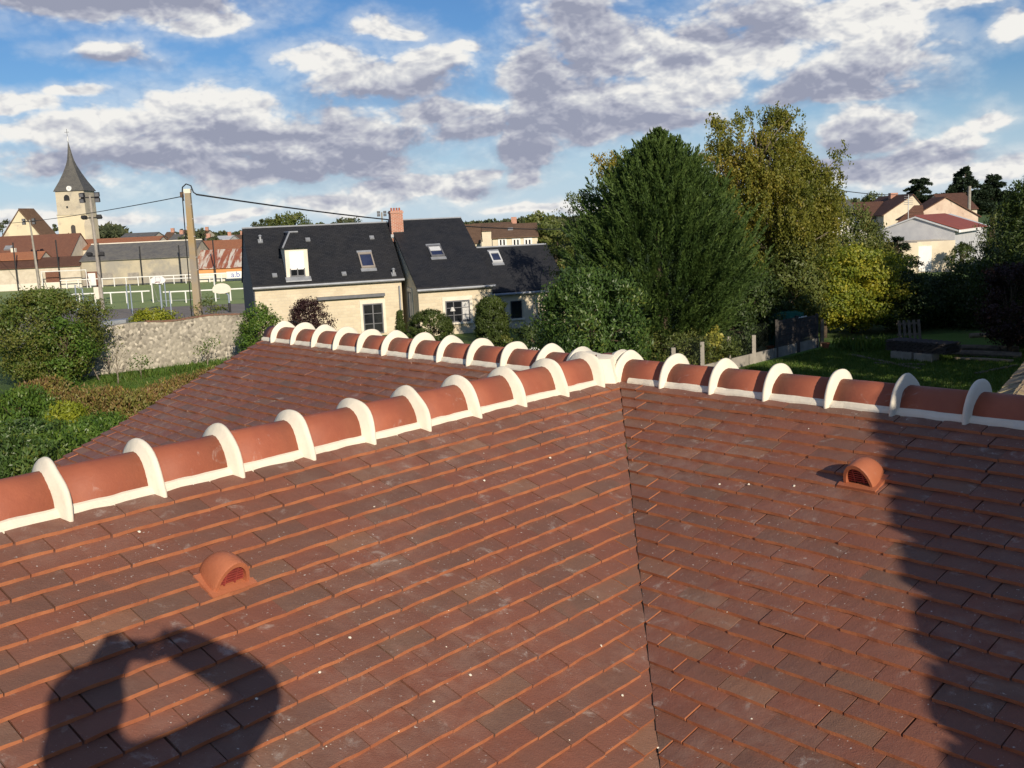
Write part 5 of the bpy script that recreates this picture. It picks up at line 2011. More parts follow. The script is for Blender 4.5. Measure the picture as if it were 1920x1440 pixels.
def conifer(name, lab, base, R, z0, z1, nplume, nspray, mat, prof, plume=1.0, spray=.17, lean=.75, group=None, trunk_r=.3, cat='tree', tips=None):
    root = thing(name, lab, cat, base, group)
    Cs, Ds, Ts, Ls = [], [], [], []
    for k in range(nplume):
        s = RNG.uniform(0, 1) ** .9
        th = RNG.uniform(0, 2 * math.pi)
        q = prof(s) * RNG.uniform(.5, 1.0) ** .5 * RNG.uniform(.88, 1.13)
        if k % 9 == 0:
            q = prof(s) * RNG.uniform(1.05, 1.14 + .12 * s) + .04 * s
        o = np.array([math.cos(th), math.sin(th), 0])
        tip = np.array([base[0], base[1], z0 + (z1 - z0) * s]) + o * R * q
        d = o * (1.05 - lean * s * .8) + np.array([0, 0, lean * (.55 + .75 * s)]) + RNG.normal(size=3) * .16
        d /= np.linalg.norm(d)
        l = plume * RNG.uniform(.7, 1.25)
        side = np.cross(d, RNG.normal(size=3)); side /= np.linalg.norm(side)
        nrm2 = np.cross(d, side)
        t = RNG.uniform(0, 1, nspray)
        w = (1 - t) ** .8 * .17 * l + .012
        a = RNG.uniform(-1, 1, nspray)
        c = RNG.normal(size=nspray) * .22
        P = tip - d * (l * (1 - t))[:, None] + side * (a * w)[:, None] + nrm2 * (c * w)[:, None]
        P[:, 2] -= .10 * l * (1 - t) * 0
        dd = d[None] * 1.0 + side[None] * (a * .8)[:, None] + nrm2[None] * (c * .8)[:, None] + RNG.normal(size=(nspray, 3)) * .15
        Cs.append(P); Ds.append(dd)
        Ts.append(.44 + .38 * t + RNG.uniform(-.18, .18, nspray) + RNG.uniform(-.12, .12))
        Ls.append(spray * RNG.uniform(.7, 1.4, nspray))
    C, D, T, L = np.concatenate(Cs), np.concatenate(Ds), np.concatenate(Ts), np.concatenate(Ls)
    leaf_quads('foliage', mat, C, D, L, L * .24, T, root, fold=.15)
    trunk_mesh(base, (base[0], base[1], z0 + (z1 - z0) * .85), trunk_r, None, None, root, 3)
    return root


conifer('conifer_tree', 'huge dense dark green conifer rising behind the tiled ridge', kb, 3.8, .4, kz1 + .2, 2500, 125, LM['conifer'], kprof, 1.45, .145, lean=.78)
# --- birch behind it
Yb = 48.0


def birch(name, lab, base, tops, n_strand, mat, z_low, group=None):
    root = thing(name, lab, 'tree', base, group)
    Cs, Ds, Ts = [], [], []
    mb = MB()
    for (tp_, r0, zlo, tint, cnt) in tops:
        tp_ = np.asarray(tp_, float)
        te_ = base + (tp_ - base) * .88
        mb.tube([base, base * .55 + te_ * .45, te_], [.16, .08, .015], 6)
        ncl = max(6, cnt // 16)
        cls = []
        for q in range(ncl):
            s = .94 * RNG.uniform(0, 1) ** .75
            wid = r0 * (math.sin(math.pi * min(1, .22 + .66 * (1 - s))) ** .6) * RNG.uniform(.2, 1.0) ** .5
            cls.append((s, wid, RNG.uniform(0, 2 * math.pi), RNG.uniform(-.2, .2)))
        for k in range(cnt):
            s, wid, th, tj = cls[k % ncl]
            zc = zlo + (tp_[2] - zlo) * s
            st = np.array([tp_[0] + wid * math.cos(th), tp_[1] + wid * math.sin(th), zc]) + RNG.normal(size=3) * [.26, .26, .16]
            ln = RNG.uniform(.45, 1.6) * (.5 + .7 * (1 - s))
            m = int(9 + ln * 13)
            t = np.linspace(0, 1, m)
            drift = np.array([math.cos(th), math.sin(th), 0]) * .25
            P = st + drift * (t * (1 - t * .5))[:, None] + np.array([0, 0, -1.]) * (ln * t)[:, None] + np.array([0, 0, .3]) * np.sin(t * 2.2)[:, None] + RNG.normal(size=(m, 3)) * .06
            Cs.append(P)
            Ds.append(np.tile([0, 0, -1.], (m, 1)) + RNG.normal(size=(m, 3)) * .6)
            Ts.append(np.full(m, tint + tj + RNG.uniform(-.08, .08)) + RNG.uniform(-.15, .15, m))
            if k % 22 == 0:
                c0 = base + (tp_ - base) * max(.25, min(.95, (zc - 2) / tp_[2]))
                mb.tube([c0, (c0 + st) / 2 + [0, 0, .25], st], [.045, .03, .012], 4)
    C, D, T = np.concatenate(Cs), np.concatenate(Ds), np.concatenate(Ts)
    L = .115 * RNG.uniform(.7, 1.3, len(C))
    leaf_quads('foliage', mat, C, D, L, L * .62, T, root)
    mb.build('trunk', MT['bark_pale'], root, smooth=True)
    return root


bb = g(1462, Yb)
birch('birch_tree', 'tall yellowing birch with drooping twigs just behind the conifer', bb, [
    ((g(1412, Yb)[0], Yb, zpx(1412, 192, Yb)), 2.0, 4.9, .34, 1150),
    ((g(1368, Yb - .8)[0], Yb - .6, zpx(1368, 262, Yb)), 1.4, 4.6, .54, 650),
    ((g(1470, Yb)[0], Yb + .3, zpx(1470, 235, Yb)), 1.5, 4.8, .42, 850),
    ((g(1528, Yb)[0], Yb - .2, zpx(1528, 266, Yb)), 1.1, 4.6, .30, 650),
    ((g(1455, Yb - 1)[0], Yb - 1.2, zpx(1455, 330, Yb)), 1.9, 3.9, .26, 650)], 0, LM['birch'], 3)
b2 = g(1165, 50)
birch('birch_tree', 'pale birch whose twigs show at the left shoulder of the conifer', b2, [((g(1162, 50)[0], 50, zpx(1155, 258, 50)), 1.1, 3.5, .62, 200)], 0, LM['birch'], 3)
# --- small leafy tree left of the conifer
tree('small_tree', 'thin autumn tree with sparse leaves at the left edge of the conifer', 'tree', g(1082, 47), 1.25, 1.2, 2.4, zpx(1082, 368, 47), 60, 60, .5, LM['olive'], .13, trunk_r=.1)
# --- laurel
tree('laurel_bush', 'tall glossy cherry laurel bush in front of the conifer', 'bush', g(1104, 30.5), 1.50, 1.4, .6, zpx(1100, 512, 30.5), 330, 95, .40, LM['laurel'], .125, prof=lambda s: (1 - abs(2 * s - 1) ** 2.6) ** .5, trunk_r=.12, up=.7, aspect=.36, shell=.7)
# --- low brownish boughs, ivy, dark shrubs behind the mesh fence
tree('low_conifer', 'brown tinged spreading conifer growing at the foot of the big conifer', 'bush', g(1262, 39.8), 2.3, 1.2, .2, zpx(1265, 628, 39.8), 150, 80, .4, LM['olive'], .14, trunk_r=.08, up=.4, aspect=.3)
tree('ivy_bush', 'yellow variegated ivy climbing the fence below the conifer', 'bush', g(1337, 39.6), .36, .3, .2, zpx(1336, 618, 39.6), 60, 40, .22, LM['variegated'], .13, trunk_r=.05, aspect=.7)
tree('dark_shrub', 'dark evergreen shrub between the conifer and the board panels', 'bush', g(1405, 45), 1.6, 1.4, .3, zpx(1405, 520, 45), 200, 70, .5, LM['hedge'], .15, trunk_r=.12)
tree('dark_shrub', 'mid green leafy shrub beside the conifer above the mesh fence', 'bush', g(1375, 42.6), .8, .8, .3, zpx(1368, 570, 42.6), 90, 60, .35, LM['hedge'], .14, trunk_r=.08)
# --- yellowing tree and its neighbours
tree('yellowing_tree', 'small tree turning yellow above the board panels', 'tree', g(1600, 50), 2.75, 2.2, .5, zpx(1605, 472, 50), 300, 95, .52, LM['yellow'], .135, trunk_r=.14, aspect=.62, droop=.25)
tree('yellowing_tree', 'green leafed half of the yellowing trees, leaning left over the panels', 'tree', g(1545, 48.6), 1.75, 1.5, 1.0, zpx(1540, 515, 48.6), 170, 85, .48, LM['yellow'], .13, trunk_r=.12, aspect=.6, droop=.25)
tree('green_shrub', 'dark green shrub right of the yellowing tree', 'bush', g(1690, 49.5), 1.5, 1.4, .3, zpx(1690, 520, 49.5), 120, 80, .5, LM['hedge'], .14, trunk_r=.1)
for (px, Y, rx, pt, ncl, lab, m_) in (
        (1500, 56, 2.7, 440, 190, 'orange tinted olive shrub under the birch', 'olive'),
        (1580, 60, 2.3, 392, 220, 'olive green tree right of the birch', 'olive'),
        (1636, 63, 1.7, 452, 130, 'darker olive shrub before the white bungalow', 'olive'),
        (1482, 46.5, 1.5, 462, 130, 'olive shrub hiding the foot of the birch', 'olive'),
        (1448, 55, 2.3, 455, 150, 'dull olive shrub directly below the birch crown', 'olive')):
    tree('olive_tree', lab, 'tree', g(px, Y), rx, rx * .8, .5, zpx(px, pt, Y), ncl, 75, .6, LM[m_], .17, trunk_r=.14, group='olive trees behind the yellowing tree')
# cedar branches in front of the bungalow


def layered(name, lab, base, R, z0, z1, layers, per, mat, leaf, group=None, nose=.15):
    root = thing(name, lab, 'tree', base, group)
    Cs, Ds = [], []
    mb = MB()
    mb.tube([base, np.asarray(base) + Z * (z1 - .1)], [.28 * R / 3, .04], 6)
    for k in range(layers):
        s = k / max(1, layers - 1)
        zl = z0 + (z1 - z0) * s
        nb = 5 + int(4 * (1 - s))
        for j in range(nb):
            z = min(z1, zl + RNG.uniform(-.6, .6) * (z1 - z0) / layers)
            th = RNG.uniform(0, 2 * math.pi)
            l = R * (1 - s * (1 - nose)) * RNG.uniform(.6, 1.08)
            o = np.array([math.cos(th), math.sin(th), 0])
            n = per
            t = RNG.uniform(.15, 1, n) ** .7
            wid = .34 * l * (1.15 - t) + .05
            sd = np.array([-o[1], o[0], 0])
            P = np.array([base[0], base[1], z]) + o * (l * t)[:, None] + sd * (RNG.uniform(-1, 1, n) * wid)[:, None] + Z * (RNG.normal(size=n) * .07 * R / 3 + .14 * l * np.sin(t * 2.4) - .06 * l * t)[:, None]
            Cs.append(P)
            Ds.append(o + RNG.normal(size=(n, 3)) * .5 + np.array([0, 0, .15]))
            mb.tube([(base[0], base[1], z), np.array([base[0], base[1], z]) + o * l * .8 + Z * .08 * l], [.05 * R / 3, .015], 4)
    C, D = np.concatenate(Cs), np.concatenate(Ds)
    L = leaf * RNG.uniform(.7, 1.3, len(C))
    leaf_quads('foliage', mat, C, D, L, L * .35, RNG.uniform(.1, .9, len(C)), root, flat=.6)
    mb.build('trunk', MT['bark'], root)
    return root


layered('cedar_tree', 'layered dark cedar branches in front of the white bungalow', g(1682, 62), 2.5, 1.2, zpx(1690, 448, 62), 10, 80, LM['cedar'], .2)
layered('cedar_tree', 'spreading dark cedar on the skyline, taller of the two on the right', g(1806, 170), 6.2, 4, zpx(1806, 318, 170), 12, 170, LM['cedar'], .7, 'conifers on the right skyline')
layered('cedar_tree', 'second dark cedar on the right skyline, lower and broader', g(1858, 172), 6.0, 4, zpx(1858, 333, 172), 11, 170, LM['cedar'], .7, 'conifers on the right skyline')
layered('pine_tree', 'rounded dark pine on the skyline behind the cream gable', g(1722, 175), 3.4, 6, zpx(1722, 338, 175), 9, 130, LM['cedar'], .6, 'conifers on the right skyline', .45)
tree('thin_tree', 'small thin tree on the skyline left of the brown roof', 'tree', g(1634, 175), 1.6, 1.6, 5, zpx(1634, 364, 175), 20, 40, .8, LM['olive'], .45)
# --- dark hedges and trees on the right, all in the shade
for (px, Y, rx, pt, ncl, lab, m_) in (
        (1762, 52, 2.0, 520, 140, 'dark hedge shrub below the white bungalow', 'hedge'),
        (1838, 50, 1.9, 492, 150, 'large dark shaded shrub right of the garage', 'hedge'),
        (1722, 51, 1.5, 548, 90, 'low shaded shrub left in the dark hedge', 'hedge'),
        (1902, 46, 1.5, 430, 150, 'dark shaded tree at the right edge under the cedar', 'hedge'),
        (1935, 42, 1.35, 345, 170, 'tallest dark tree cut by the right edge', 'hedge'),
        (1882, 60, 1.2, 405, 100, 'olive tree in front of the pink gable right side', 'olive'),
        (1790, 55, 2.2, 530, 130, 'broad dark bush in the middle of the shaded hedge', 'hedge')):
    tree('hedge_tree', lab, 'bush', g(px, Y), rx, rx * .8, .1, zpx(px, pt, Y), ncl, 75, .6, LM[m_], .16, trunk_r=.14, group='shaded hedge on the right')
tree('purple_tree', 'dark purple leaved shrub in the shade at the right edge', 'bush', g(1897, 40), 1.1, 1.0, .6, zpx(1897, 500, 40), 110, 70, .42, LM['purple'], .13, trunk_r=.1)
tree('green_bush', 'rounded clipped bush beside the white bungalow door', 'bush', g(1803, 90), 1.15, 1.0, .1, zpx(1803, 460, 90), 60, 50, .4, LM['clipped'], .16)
# unseen trees added beyond the right edge to shade the garden
for (x, y, z1, r_, lab) in ((18.6, 28.5, 8.6, 2.7, 'tall unseen tree added for shade beyond the right end of the roof'), (23.5, 31, 7.4, 2.6, 'second tall unseen tree added for shade farther right of the lawn'), (27.5, 36, 10.5, 3.4, 'third tall unseen tree added for shade at the far right of the lawn'), (15.6, 23.0, 6.4, 1.9, 'smaller unseen tree added for shade nearest the right end of the roof'), (33, 40, 11, 3.6, 'rearmost tall unseen tree added for shade at the far right')):
    tree('added_shade_tree', lab, 'tree', np.array([x, y, 0.]), r_, r_, .8, z1, 300, 60, .75, LM['hedge'], .28, trunk_r=.2, group='unseen trees added to shade the right garden')

# --- left side
tree('big_shrub', 'big mixed green and russet shrub against the left end of the flint wall', 'bush', g(70, 44), 2.25, 1.9, .2, zpx(80, 552, 44), 420, 75, .5, LM['bush'], .13, prof=lambda s: (1 - abs(2 * s - 1) ** 2.2) ** .5, trunk_r=.2, lump=1.7)
tree('big_shrub', 'bright green clump low in the middle of the big left shrub', 'bush', g(100, 42.8), 1.35, .7, .2, zpx(105, 600, 42.8), 50, 70, .5, LM['green'], .13, trunk_r=.1, lump=2.0)
tree('climbing_bush', 'green bushy climber on the right end of the flint wall', 'bush', g(478, 47.5), .95, .8, .2, zpx(478, 580, 47.5), 110, 70, .38, LM['green'], .12, trunk_r=.08)
tree('yellow_shrub', 'yellow shrub showing over the middle of the flint wall', 'bush', g(278, 52), 1.25, .8, 1.2, zpx(278, 584, 52), 80, 70, .35, LM['lime'], .12, trunk_r=.08)
tree('thin_bush', 'thin twiggy bush at the foot of the concrete pole', 'bush', g(388, 53.5), .95, .6, 1.0, zpx(388, 560, 53.5), 30, 40, .35, LM['olive'], .11, trunk_r=.05)
tree('purple_shrub', 'dark purple shrub in front of the slate house', 'bush', g(572, 54), 1.05, .9, .2, zpx(572, 566, 54), 150, 60, .34, LM['purple'], .11, trunk_r=.08, up=.6)
tree('clipped_ball', 'large clipped round shrub before the forward slate wing', 'bush', g(801, 46.5), .95, .9, .1, zpx(801, 584, 46.5), 300, 110, .17, LM['clipped'], .075, prof=lambda s: (1 - abs(2 * s - 1) ** 3) ** .5, shell=.88, trunk_r=.06, lump=.0)
tree('clipped_cone', 'small pointed conifer left of the clipped round shrub', 'bush', g(744, 50), .34, .32, .1, zpx(744, 584, 50), 130, 70, .13, LM['clipped'], .08, prof=lambda s: 1.05 - s * .95, shell=.7, trunk_r=.05, up=1.0, lump=.2)
tree('columnar_shrub', 'dark columnar evergreen in front of the forward slate wing', 'bush', g(918, 44), .62, .6, .1, zpx(918, 560, 44), 260, 90, .19, LM['clipped'], .10, prof=lambda s: (1 - abs(2 * s - 1) ** 4) ** .4, shell=.8, trunk_r=.07, up=1.2, lump=.2)
tree('low_shrub', 'low dark shrub at the foot of the plain garage wall', 'bush', g(992, 42), .8, .7, .1, zpx(992, 610, 42), 70, 60, .3, LM['hedge'], .12)
tree('low_shrub', 'small pale green shrub right of the columnar evergreen', 'bush', g(945, 42.5), .5, .4, .1, zpx(945, 634, 42.5), 40, 50, .2, LM['bush'], .11)
# hedge and shrubs next to the left verge
rngl = random.Random(8)
for i, (px, pt, Y, rx, m_, lf, lab) in enumerate((
        (150, 735, 28, 1.0, 'autumn', .15, 'russet and yellow hedge shrub nearest the verge below the lawn'),
        (255, 735, 30, .9, 'autumn', .14, 'reddish leaved hedge shrub against the middle of the verge'),
        (60, 722, 30, 1.0, 'autumn', .15, 'yellow green arching shrub at the left below the big shrub'),
        (325, 712, 33, .75, 'autumn', .13, 'brownish hedge shrub near the upper verge'),
        (205, 742, 27.5, .75, 'autumn', .14, 'dark red shrub in the hedge beside the verge'),
        (290, 726, 31.5, .7, 'autumn', .13, 'golden leaved shrub in the hedge beside the verge'),
        (378, 698, 35.5, .5, 'autumn', .12, 'last small brown shrub of the hedge near the lawn'),
        (10, 740, 27, 1.1, 'green', .15, 'green shrub at the left edge above the laurels'))):
    tree('hedge_shrub', lab, 'bush', g(px, Y), rx, rx * .8, .2, zpx(px, pt, Y), 110, 120, .34, LM[m_], lf * .72, trunk_r=.05, group='mixed hedge beside the left verge', up=1.3, aspect=.36, lump=1.6)
for (px, pt, Y, rx, m_, lab) in (
        (20, 800, 22, 1.25, 'laurel', 'glossy dark laurel in the lower left corner'),
        (92, 768, 24, .42, 'lime', 'bright yellow green laurel shoots in the hedge'),
        (110, 800, 22.5, .75, 'green', 'glossy green laurel beside the yellow shoots'),
        (165, 790, 23.5, .7, 'green', 'green laurel closest to the roof verge'),
        (60, 830, 20, 1.0, 'green', 'low leafy green bush at the bottom of the left garden'),
        (-20, 835, 19, .9, 'laurel', 'dark laurel cut by the left edge')):
    tree('laurel_hedge', lab, 'bush', g(px, Y), rx, rx * .8, .4, zpx(px, pt, Y), 150, 120, .30, LM[m_], .10, trunk_r=.05, group='laurels in the lower left garden', up=.7, aspect=.38)
# saplings on the lawn
for i, (px, pb, pt, lab, nl_) in enumerate(((188, 716, 640, 'leaning bare sapling before the flint wall, leftmost', 6), (222, 722, 655, 'bare sapling with pale twigs in the middle of the left lawn', 8), (205, 706, 668, 'thin bare sapling between two others by the flint wall', 4), (265, 712, 682, 'low leafy sapling right of the bare ones', 40), (390, 690, 652, 'young leafy sapling on the lawn near the roof corner', 60))):
    b = onz(px, pb, 0)
    t = np.array([b[0] + (.05 if i else -.7), b[1], zpx(px, pt, b[1])])
    root = thing('sapling', lab, 'sapling', b, 'saplings on the left lawn')
    limbs = [b + (t - b) * random.uniform(.5, 1) + np.array([random.uniform(-.4, .4), random.uniform(-.3, .3), .25]) for _ in range(7)]
    trunk_mesh(b, t, .035, limbs, MT['bark_pale'], root, i, name='stem')
    C = np.array(limbs)[RNG.integers(0, 7, nl_ * 4)] + RNG.normal(size=(nl_ * 4, 3)) * .16
    leaf_quads('foliage', LM['bush'] if nl_ < 20 else LM['green'], C, unit(len(C)), .11, .05, RNG.uniform(0, 1, len(C)), root)

# --- lawns and rough grass
sheet('left_lawn', [onz(60, 760, 0)[:2], onz(150, 712, 0)[:2], onz(455, 675, 0)[:2], onz(470, 690, 0)[:2], onz(340, 790, 0)[:2], onz(60, 900, 0)[:2]], .008, MT['lawn'])
sheet('right_lawn', [(2.5, 24), (9.5, 41), (14.2, 47), (25, 49), (34, 44), (20, 22)], .008, MT['lawn'])


def grass(name, poly_px, n, h, lab=None):
    pts = [onz(a, b, 0)[:2] for a, b in poly_px]
    x0, x1 = min(p[0] for p in pts), max(p[0] for p in pts)
    y0, y1 = min(p[1] for p in pts), max(p[1] for p in pts)
    P = np.stack([RNG.uniform(x0, x1, n), RNG.uniform(y0, y1, n)], 1)
    ins = np.zeros(n, bool)
    for (a, b) in zip(pts, pts[1:] + pts[:1]):
        c = ((a[1] > P[:, 1]) != (b[1] > P[:, 1])) & (P[:, 0] < (b[0] - a[0]) * (P[:, 1] - a[1]) / (b[1] - a[1] + 1e-9) + a[0])
        ins ^= c
    P = P[ins]
    m = len(P)
    hh = h * RNG.uniform(.5, 1.4, m)
    C = np.concatenate([P, hh[:, None] * .45], 1)
    D = np.stack([RNG.normal(size=m) * .4, RNG.normal(size=m) * .4, np.ones(m)], 1)
    o = leaf_quads(name, LM['grass'], C, D, hh, hh * .10 + .006, RNG.uniform(0, .8, m), None, kind='stuff', label=lab)
    return o


grass('lawn_grass', [(100, 740), (190, 708), (450, 676), (470, 690), (340, 770), (100, 860)], 45000, .12)
grass('garden_grass', [(1340, 730), (1400, 690), (1545, 655), (1920, 662), (1990, 730), (1700, 760)], 90000, .12)
grass('tall_weeds', [(1560, 652), (1700, 648), (1720, 660), (1600, 662)], 1500, .5)
grass('wall_foot_grass', [(190, 712), (450, 676), (452, 684), (200, 724)], 5000, .3)

# --- woods on the horizon and far single trees
def far_wood(name, pxs, Y, hmin, hmax, n):
    P = []
    for k in range(n):
        px = RNG.uniform(*pxs)
        y = Y + RNG.uniform(-25, 60)
        p = atY(px, 440, y)
        h = RNG.uniform(hmin, hmax)
        P.append((p[0], y, h))
    P = np.array(P)
    per = 34
    idx = np.repeat(np.arange(n), per)
    u = unit(len(idx))
    u[:, 2] = np.abs(u[:, 2])
    h = P[idx, 2]
    C = np.stack([P[idx, 0] + u[:, 0] * h * .45, P[idx, 1] + u[:, 1] * h * .45, h * (.35 + .62 * u[:, 2])], 1)
    tt_ = RNG.uniform(0, 1, n)[idx] * .7 + RNG.uniform(0, .3, len(idx))
    leaf_quads(name, LM['far'], C, u + RNG.normal(size=u.shape) * .5, h * .34, h * .22, tt_, None, kind='stuff')


far_wood('far_wood', (-100, 700), 640, 5, 9, 420)
far_wood('far_wood', (600, 1100), 560, 5, 8.5, 260)
far_wood('far_wood', (1500, 2000), 480, 6, 10, 160)
far_wood('near_copse', (180, 225), 330, 6, 11, 40)
for i, (px, pt, Y, rx, ncl, lab) in enumerate((
        (553, 402, 210, 4.8, 60, 'broad round tree beyond the slate ridge, biggest of three'), (497, 414, 215, 2.6, 30, 'small round tree beyond the left of the slate ridge'), (525, 412, 225, 4.0, 30, 'pale flat tree between two round ones beyond the slate ridge'),
        (606, 418, 240, 1.6, 14, 'tiny dark tree beyond the middle of the slate ridge'), (655, 411, 230, 4.2, 40, 'wide low tree beyond the slate ridge near the chimney'), (632, 417, 235, 2.4, 20, 'small tree left of the wide low one beyond the ridge'),
        (376, 434, 175, 3.2, 40, 'round green tree right of the concrete pole in the village'), (340, 428, 240, 1.8, 14, 'dark pointed tree left of the concrete pole'),
        (12, 415, 250, 4.5, 40, 'dark tree at the left edge beside the church nave'), (205, 432, 260, 5.0, 40, 'dark round trees right of the church tower'), (96, 414, 262, 3.0, 24, 'tree showing between the church nave and tower'),
        (1012, 406, 128, 2.6, 40, 'tall bushy tree right of the white house with three windows'), (978, 410, 190, 2.0, 20, 'dark tree behind the white house roof'), (1045, 420, 120, 2.6, 40, 'olive tree between the white house and the conifer'))):
    tree('distant_tree', lab, 'tree', g(px, Y), rx, rx, 1.0, zpx(px, pt, Y), ncl, 95, rx * .28, LM['far'] if i not in (0, 2, 3, 5, 11, 13) else LM['olive'], .55, trunk_r=.3, nl=4, group='distant trees')

# ================================================================== right garden
pb_ = onz(1535, 651, 0); pa_ = onz(1380, 690, 0)
fdir = nrm(pb_ - pa_)
fn = np.array([-fdir[1], fdir[0], 0])
plinth = thing('garden_fence', 'concrete post fence with a plinth and wire mesh along the right lawn', 'fence', pa_)
mb = MB()
for k in range(8):
    a = pb_ - fdir * (2.0 * k + .03); b = pb_ - fdir * (2.0 * k + 1.97)
    mbp = MB(); mbp.hexa([a - fn * .03, b - fn * .03, b + fn * .03, a + fn * .03, a - fn * .03 + Z * .42, b - fn * .03 + Z * .42, b + fn * .03 + Z * .42, a + fn * .03 + Z * .42])
    mbp.build('plinth_panel', MT['concrete'], plinth)


def on_fence(px):
    d = ray(px, 640)
    n = fn
    t = (n @ pb_) / (n @ d)
    q = d * t
    return np.array([q[0], q[1], 0]), t


for px, pt in ((1262, 652), (1316, 641), (1366, 631), (1413, 628), (1541, 597)):
    q, t = on_fence(px)
    dd = ray(px, pt)
    zt_ = CAM_Z + dd[2] * t
    mb = MB(); mb.box((q[0] - .075, q[1] - .06, 0), (q[0] + .075, q[1] + .06, zt_)); mb.build('post', MT['wood'] if px > 1500 else MT['concrete'], plinth)
# chain-link mesh: fine diagonal wires
mb = MB()
f0, f1 = on_fence(1250)[0], on_fence(1440)[0]
Lf = np.linalg.norm(f1 - f0)
uu = nrm(f1 - f0)
for k in range(-12, int(Lf / .13)):
    for sgn in (0, 1):
        s0, s1 = k * .13, k * .13 + 1.15
        p, q = (s0, s1) if not sgn else (s1, s0)
        z0_, z1_ = .42, 1.55
        aa, bb2 = max(0, min(p, Lf)), max(0, min(q, Lf))
        if aa == bb2:
            continue
        za = z0_ + (z1_ - z0_) * (aa - p) / (q - p); zb2 = z0_ + (z1_ - z0_) * (bb2 - p) / (q - p)
        A_, B_ = f0 + uu * aa + Z * za, f0 + uu * bb2 + Z * zb2
        mb.add([A_ - Z * .003, A_ + Z * .003, B_ + Z * .003, B_ - Z * .003], [(0, 1, 2, 3)])
mb.build('wire_mesh', MT['meshwire'], plinth, kind='stuff')
# board panels
panel = thing('board_panels', 'dark weathered horizontal board panels with posts at the fence end', 'fence', on_fence(1457)[0])
for (p0, p1) in ((1456, 1494), (1497, 1531)):
    a, t0 = on_fence(p0); b, t1 = on_fence(p1)
    ht = CAM_Z + ray(p0, 601 if p0 < 1480 else 596)[2] * t0
    n_ = 10
    for k in range(n_):
        z0_, z1_ = .44 + (ht - .44) * k / n_, .44 + (ht - .44) * (k + 1) / n_ - .012
        mb = MB(); o_ = fn * (.012 if k % 2 else -.004)
        mb.hexa([a - fn * .02 + o_ + Z * z0_, b - fn * .02 + o_ + Z * z0_, b + fn * .02 + o_ + Z * z0_, a + fn * .02 + o_ + Z * z0_, a - fn * .02 + o_ + Z * z1_, b - fn * .02 + o_ + Z * z1_, b + fn * .02 + o_ + Z * z1_, a + fn * .02 + o_ + Z * z1_])
        mb.build('board', MT['wood_dark'], panel)
    for e_ in (a, b):
        mb = MB(); mb.box((e_[0] - .06, e_[1] - .06, 0), (e_[0] + .06, e_[1] + .06, ht + .05)); mb.build('post', MT['wood_dark'], panel)
tq, tt0 = on_fence(1492)
tq = tq + np.array([-.25, 1.0, 0])
mb = MB(); zz = CAM_Z + ray(1492, 586)[2] * tt0
mb.prism([tq + [-.75, -.4, zz - .22], tq + [-.3, -.4, zz + .0], tq + [.35, -.4, zz - .02], tq + [.7, -.4, zz - .14], tq + [.7, -.4, .1], tq + [-.75, -.4, .1]], (.3, .8, 0))
me = mb.mesh('tarpaulin', pm('green_tarpaulin', (.02, .16, .12), (.015, .12, .09), 3, .5)); fix_normals(me)
tagk(link('tarpaulin', me), label='green tarpaulin covered heap behind the dark board panels', category='tarpaulin')
mb = MB(); q, t = on_fence(1503); zz = CAM_Z + ray(1503, 594)[2] * t
mb.tube([q - fn * .08 + fdir * (k * .09 - .4) + Z * (zz + (.03 if k % 2 else .0)) for k in range(9)], .022, 5)
tagk(mb.build('white_rope', MT['white']), label='white rope lying along the top of the dark boards', category='rope')
# pots
q = onz(1446, 660, 0)
for (px, py, lab) in ((1444, 661, 'terracotta flower pot by the fence plinth'), (1548, 655, 'orange clay pot at the foot of the wooden end post')):
    q = onz(px, py, 0)
    mb = MB(); mb.tube([q + Z * .0, q + Z * .24, q + Z * .24, q + Z * .29], [.11, .17, .19, .19], 10)
    tagk(mb.build('flower_pot', MT['vent'], smooth=False), label=lab, category='flower pot')
# stack of corrugated sheets on blocks
s0, s1 = onz(1660, 672, 0), onz(1770, 682, 0)
sx = nrm(s1 - s0)
sn = np.array([-sx[1], sx[0], 0])
Ls = np.linalg.norm(s1 - s0)
stack = thing('sheet_stack', 'stack of dark corrugated sheets lying on the shaded lawn', 'stack', s0)
for k in range(8):
    z = .38 + k * .052
    vs, fs = [], []
    N = 36
    for i in range(N + 1):
        u = -.05 + (Ls + .1) * i / N + .03 * (k % 3)
        zz = z + .022 * math.sin(i * math.pi / 1.5)
        vs += [s0 + sx * u + sn * (0 + .02 * (k % 2)) + Z * zz, s0 + sx * u + sn * 1.0 + Z * zz, s0 + sx * u + sn * 1.0 + Z * (zz - .03), s0 + sx * u + sn * (0 + .02 * (k % 2)) + Z * (zz - .03)]
    for i in range(N):
        for q in range(4):
            fs.append((i * 4 + q, i * 4 + (q + 1) % 4, i * 4 + 4 + (q + 1) % 4, i * 4 + 4 + q))
    fs += [(0, 1, 2, 3), (4 * N, 4 * N + 3, 4 * N + 2, 4 * N + 1)]
    mb = MB(); mb.add(vs, fs); me = mb.mesh('sheet', MT['wood_dark'], uv=False); fix_normals(me); link('sheet', me, stack)
for (f0_, f1_, lab) in ((.12, .48, 'pale concrete block under the left of the sheet stack'), (.52, .82, 'pale concrete block under the right of the sheet stack')):
    a, b = s0 + sx * Ls * f0_ - sn * .10, s0 + sx * Ls * f1_ - sn * .10
    mb = MB(); mb.hexa([a, b, b + sn * .5, a + sn * .5, a + Z * .33, b + Z * .33, b + sn * .5 + Z * .33, a + sn * .5 + Z * .33])
    tagk(mb.build('concrete_block', MT['concrete']), label=lab, category='block', group='blocks under the sheets')
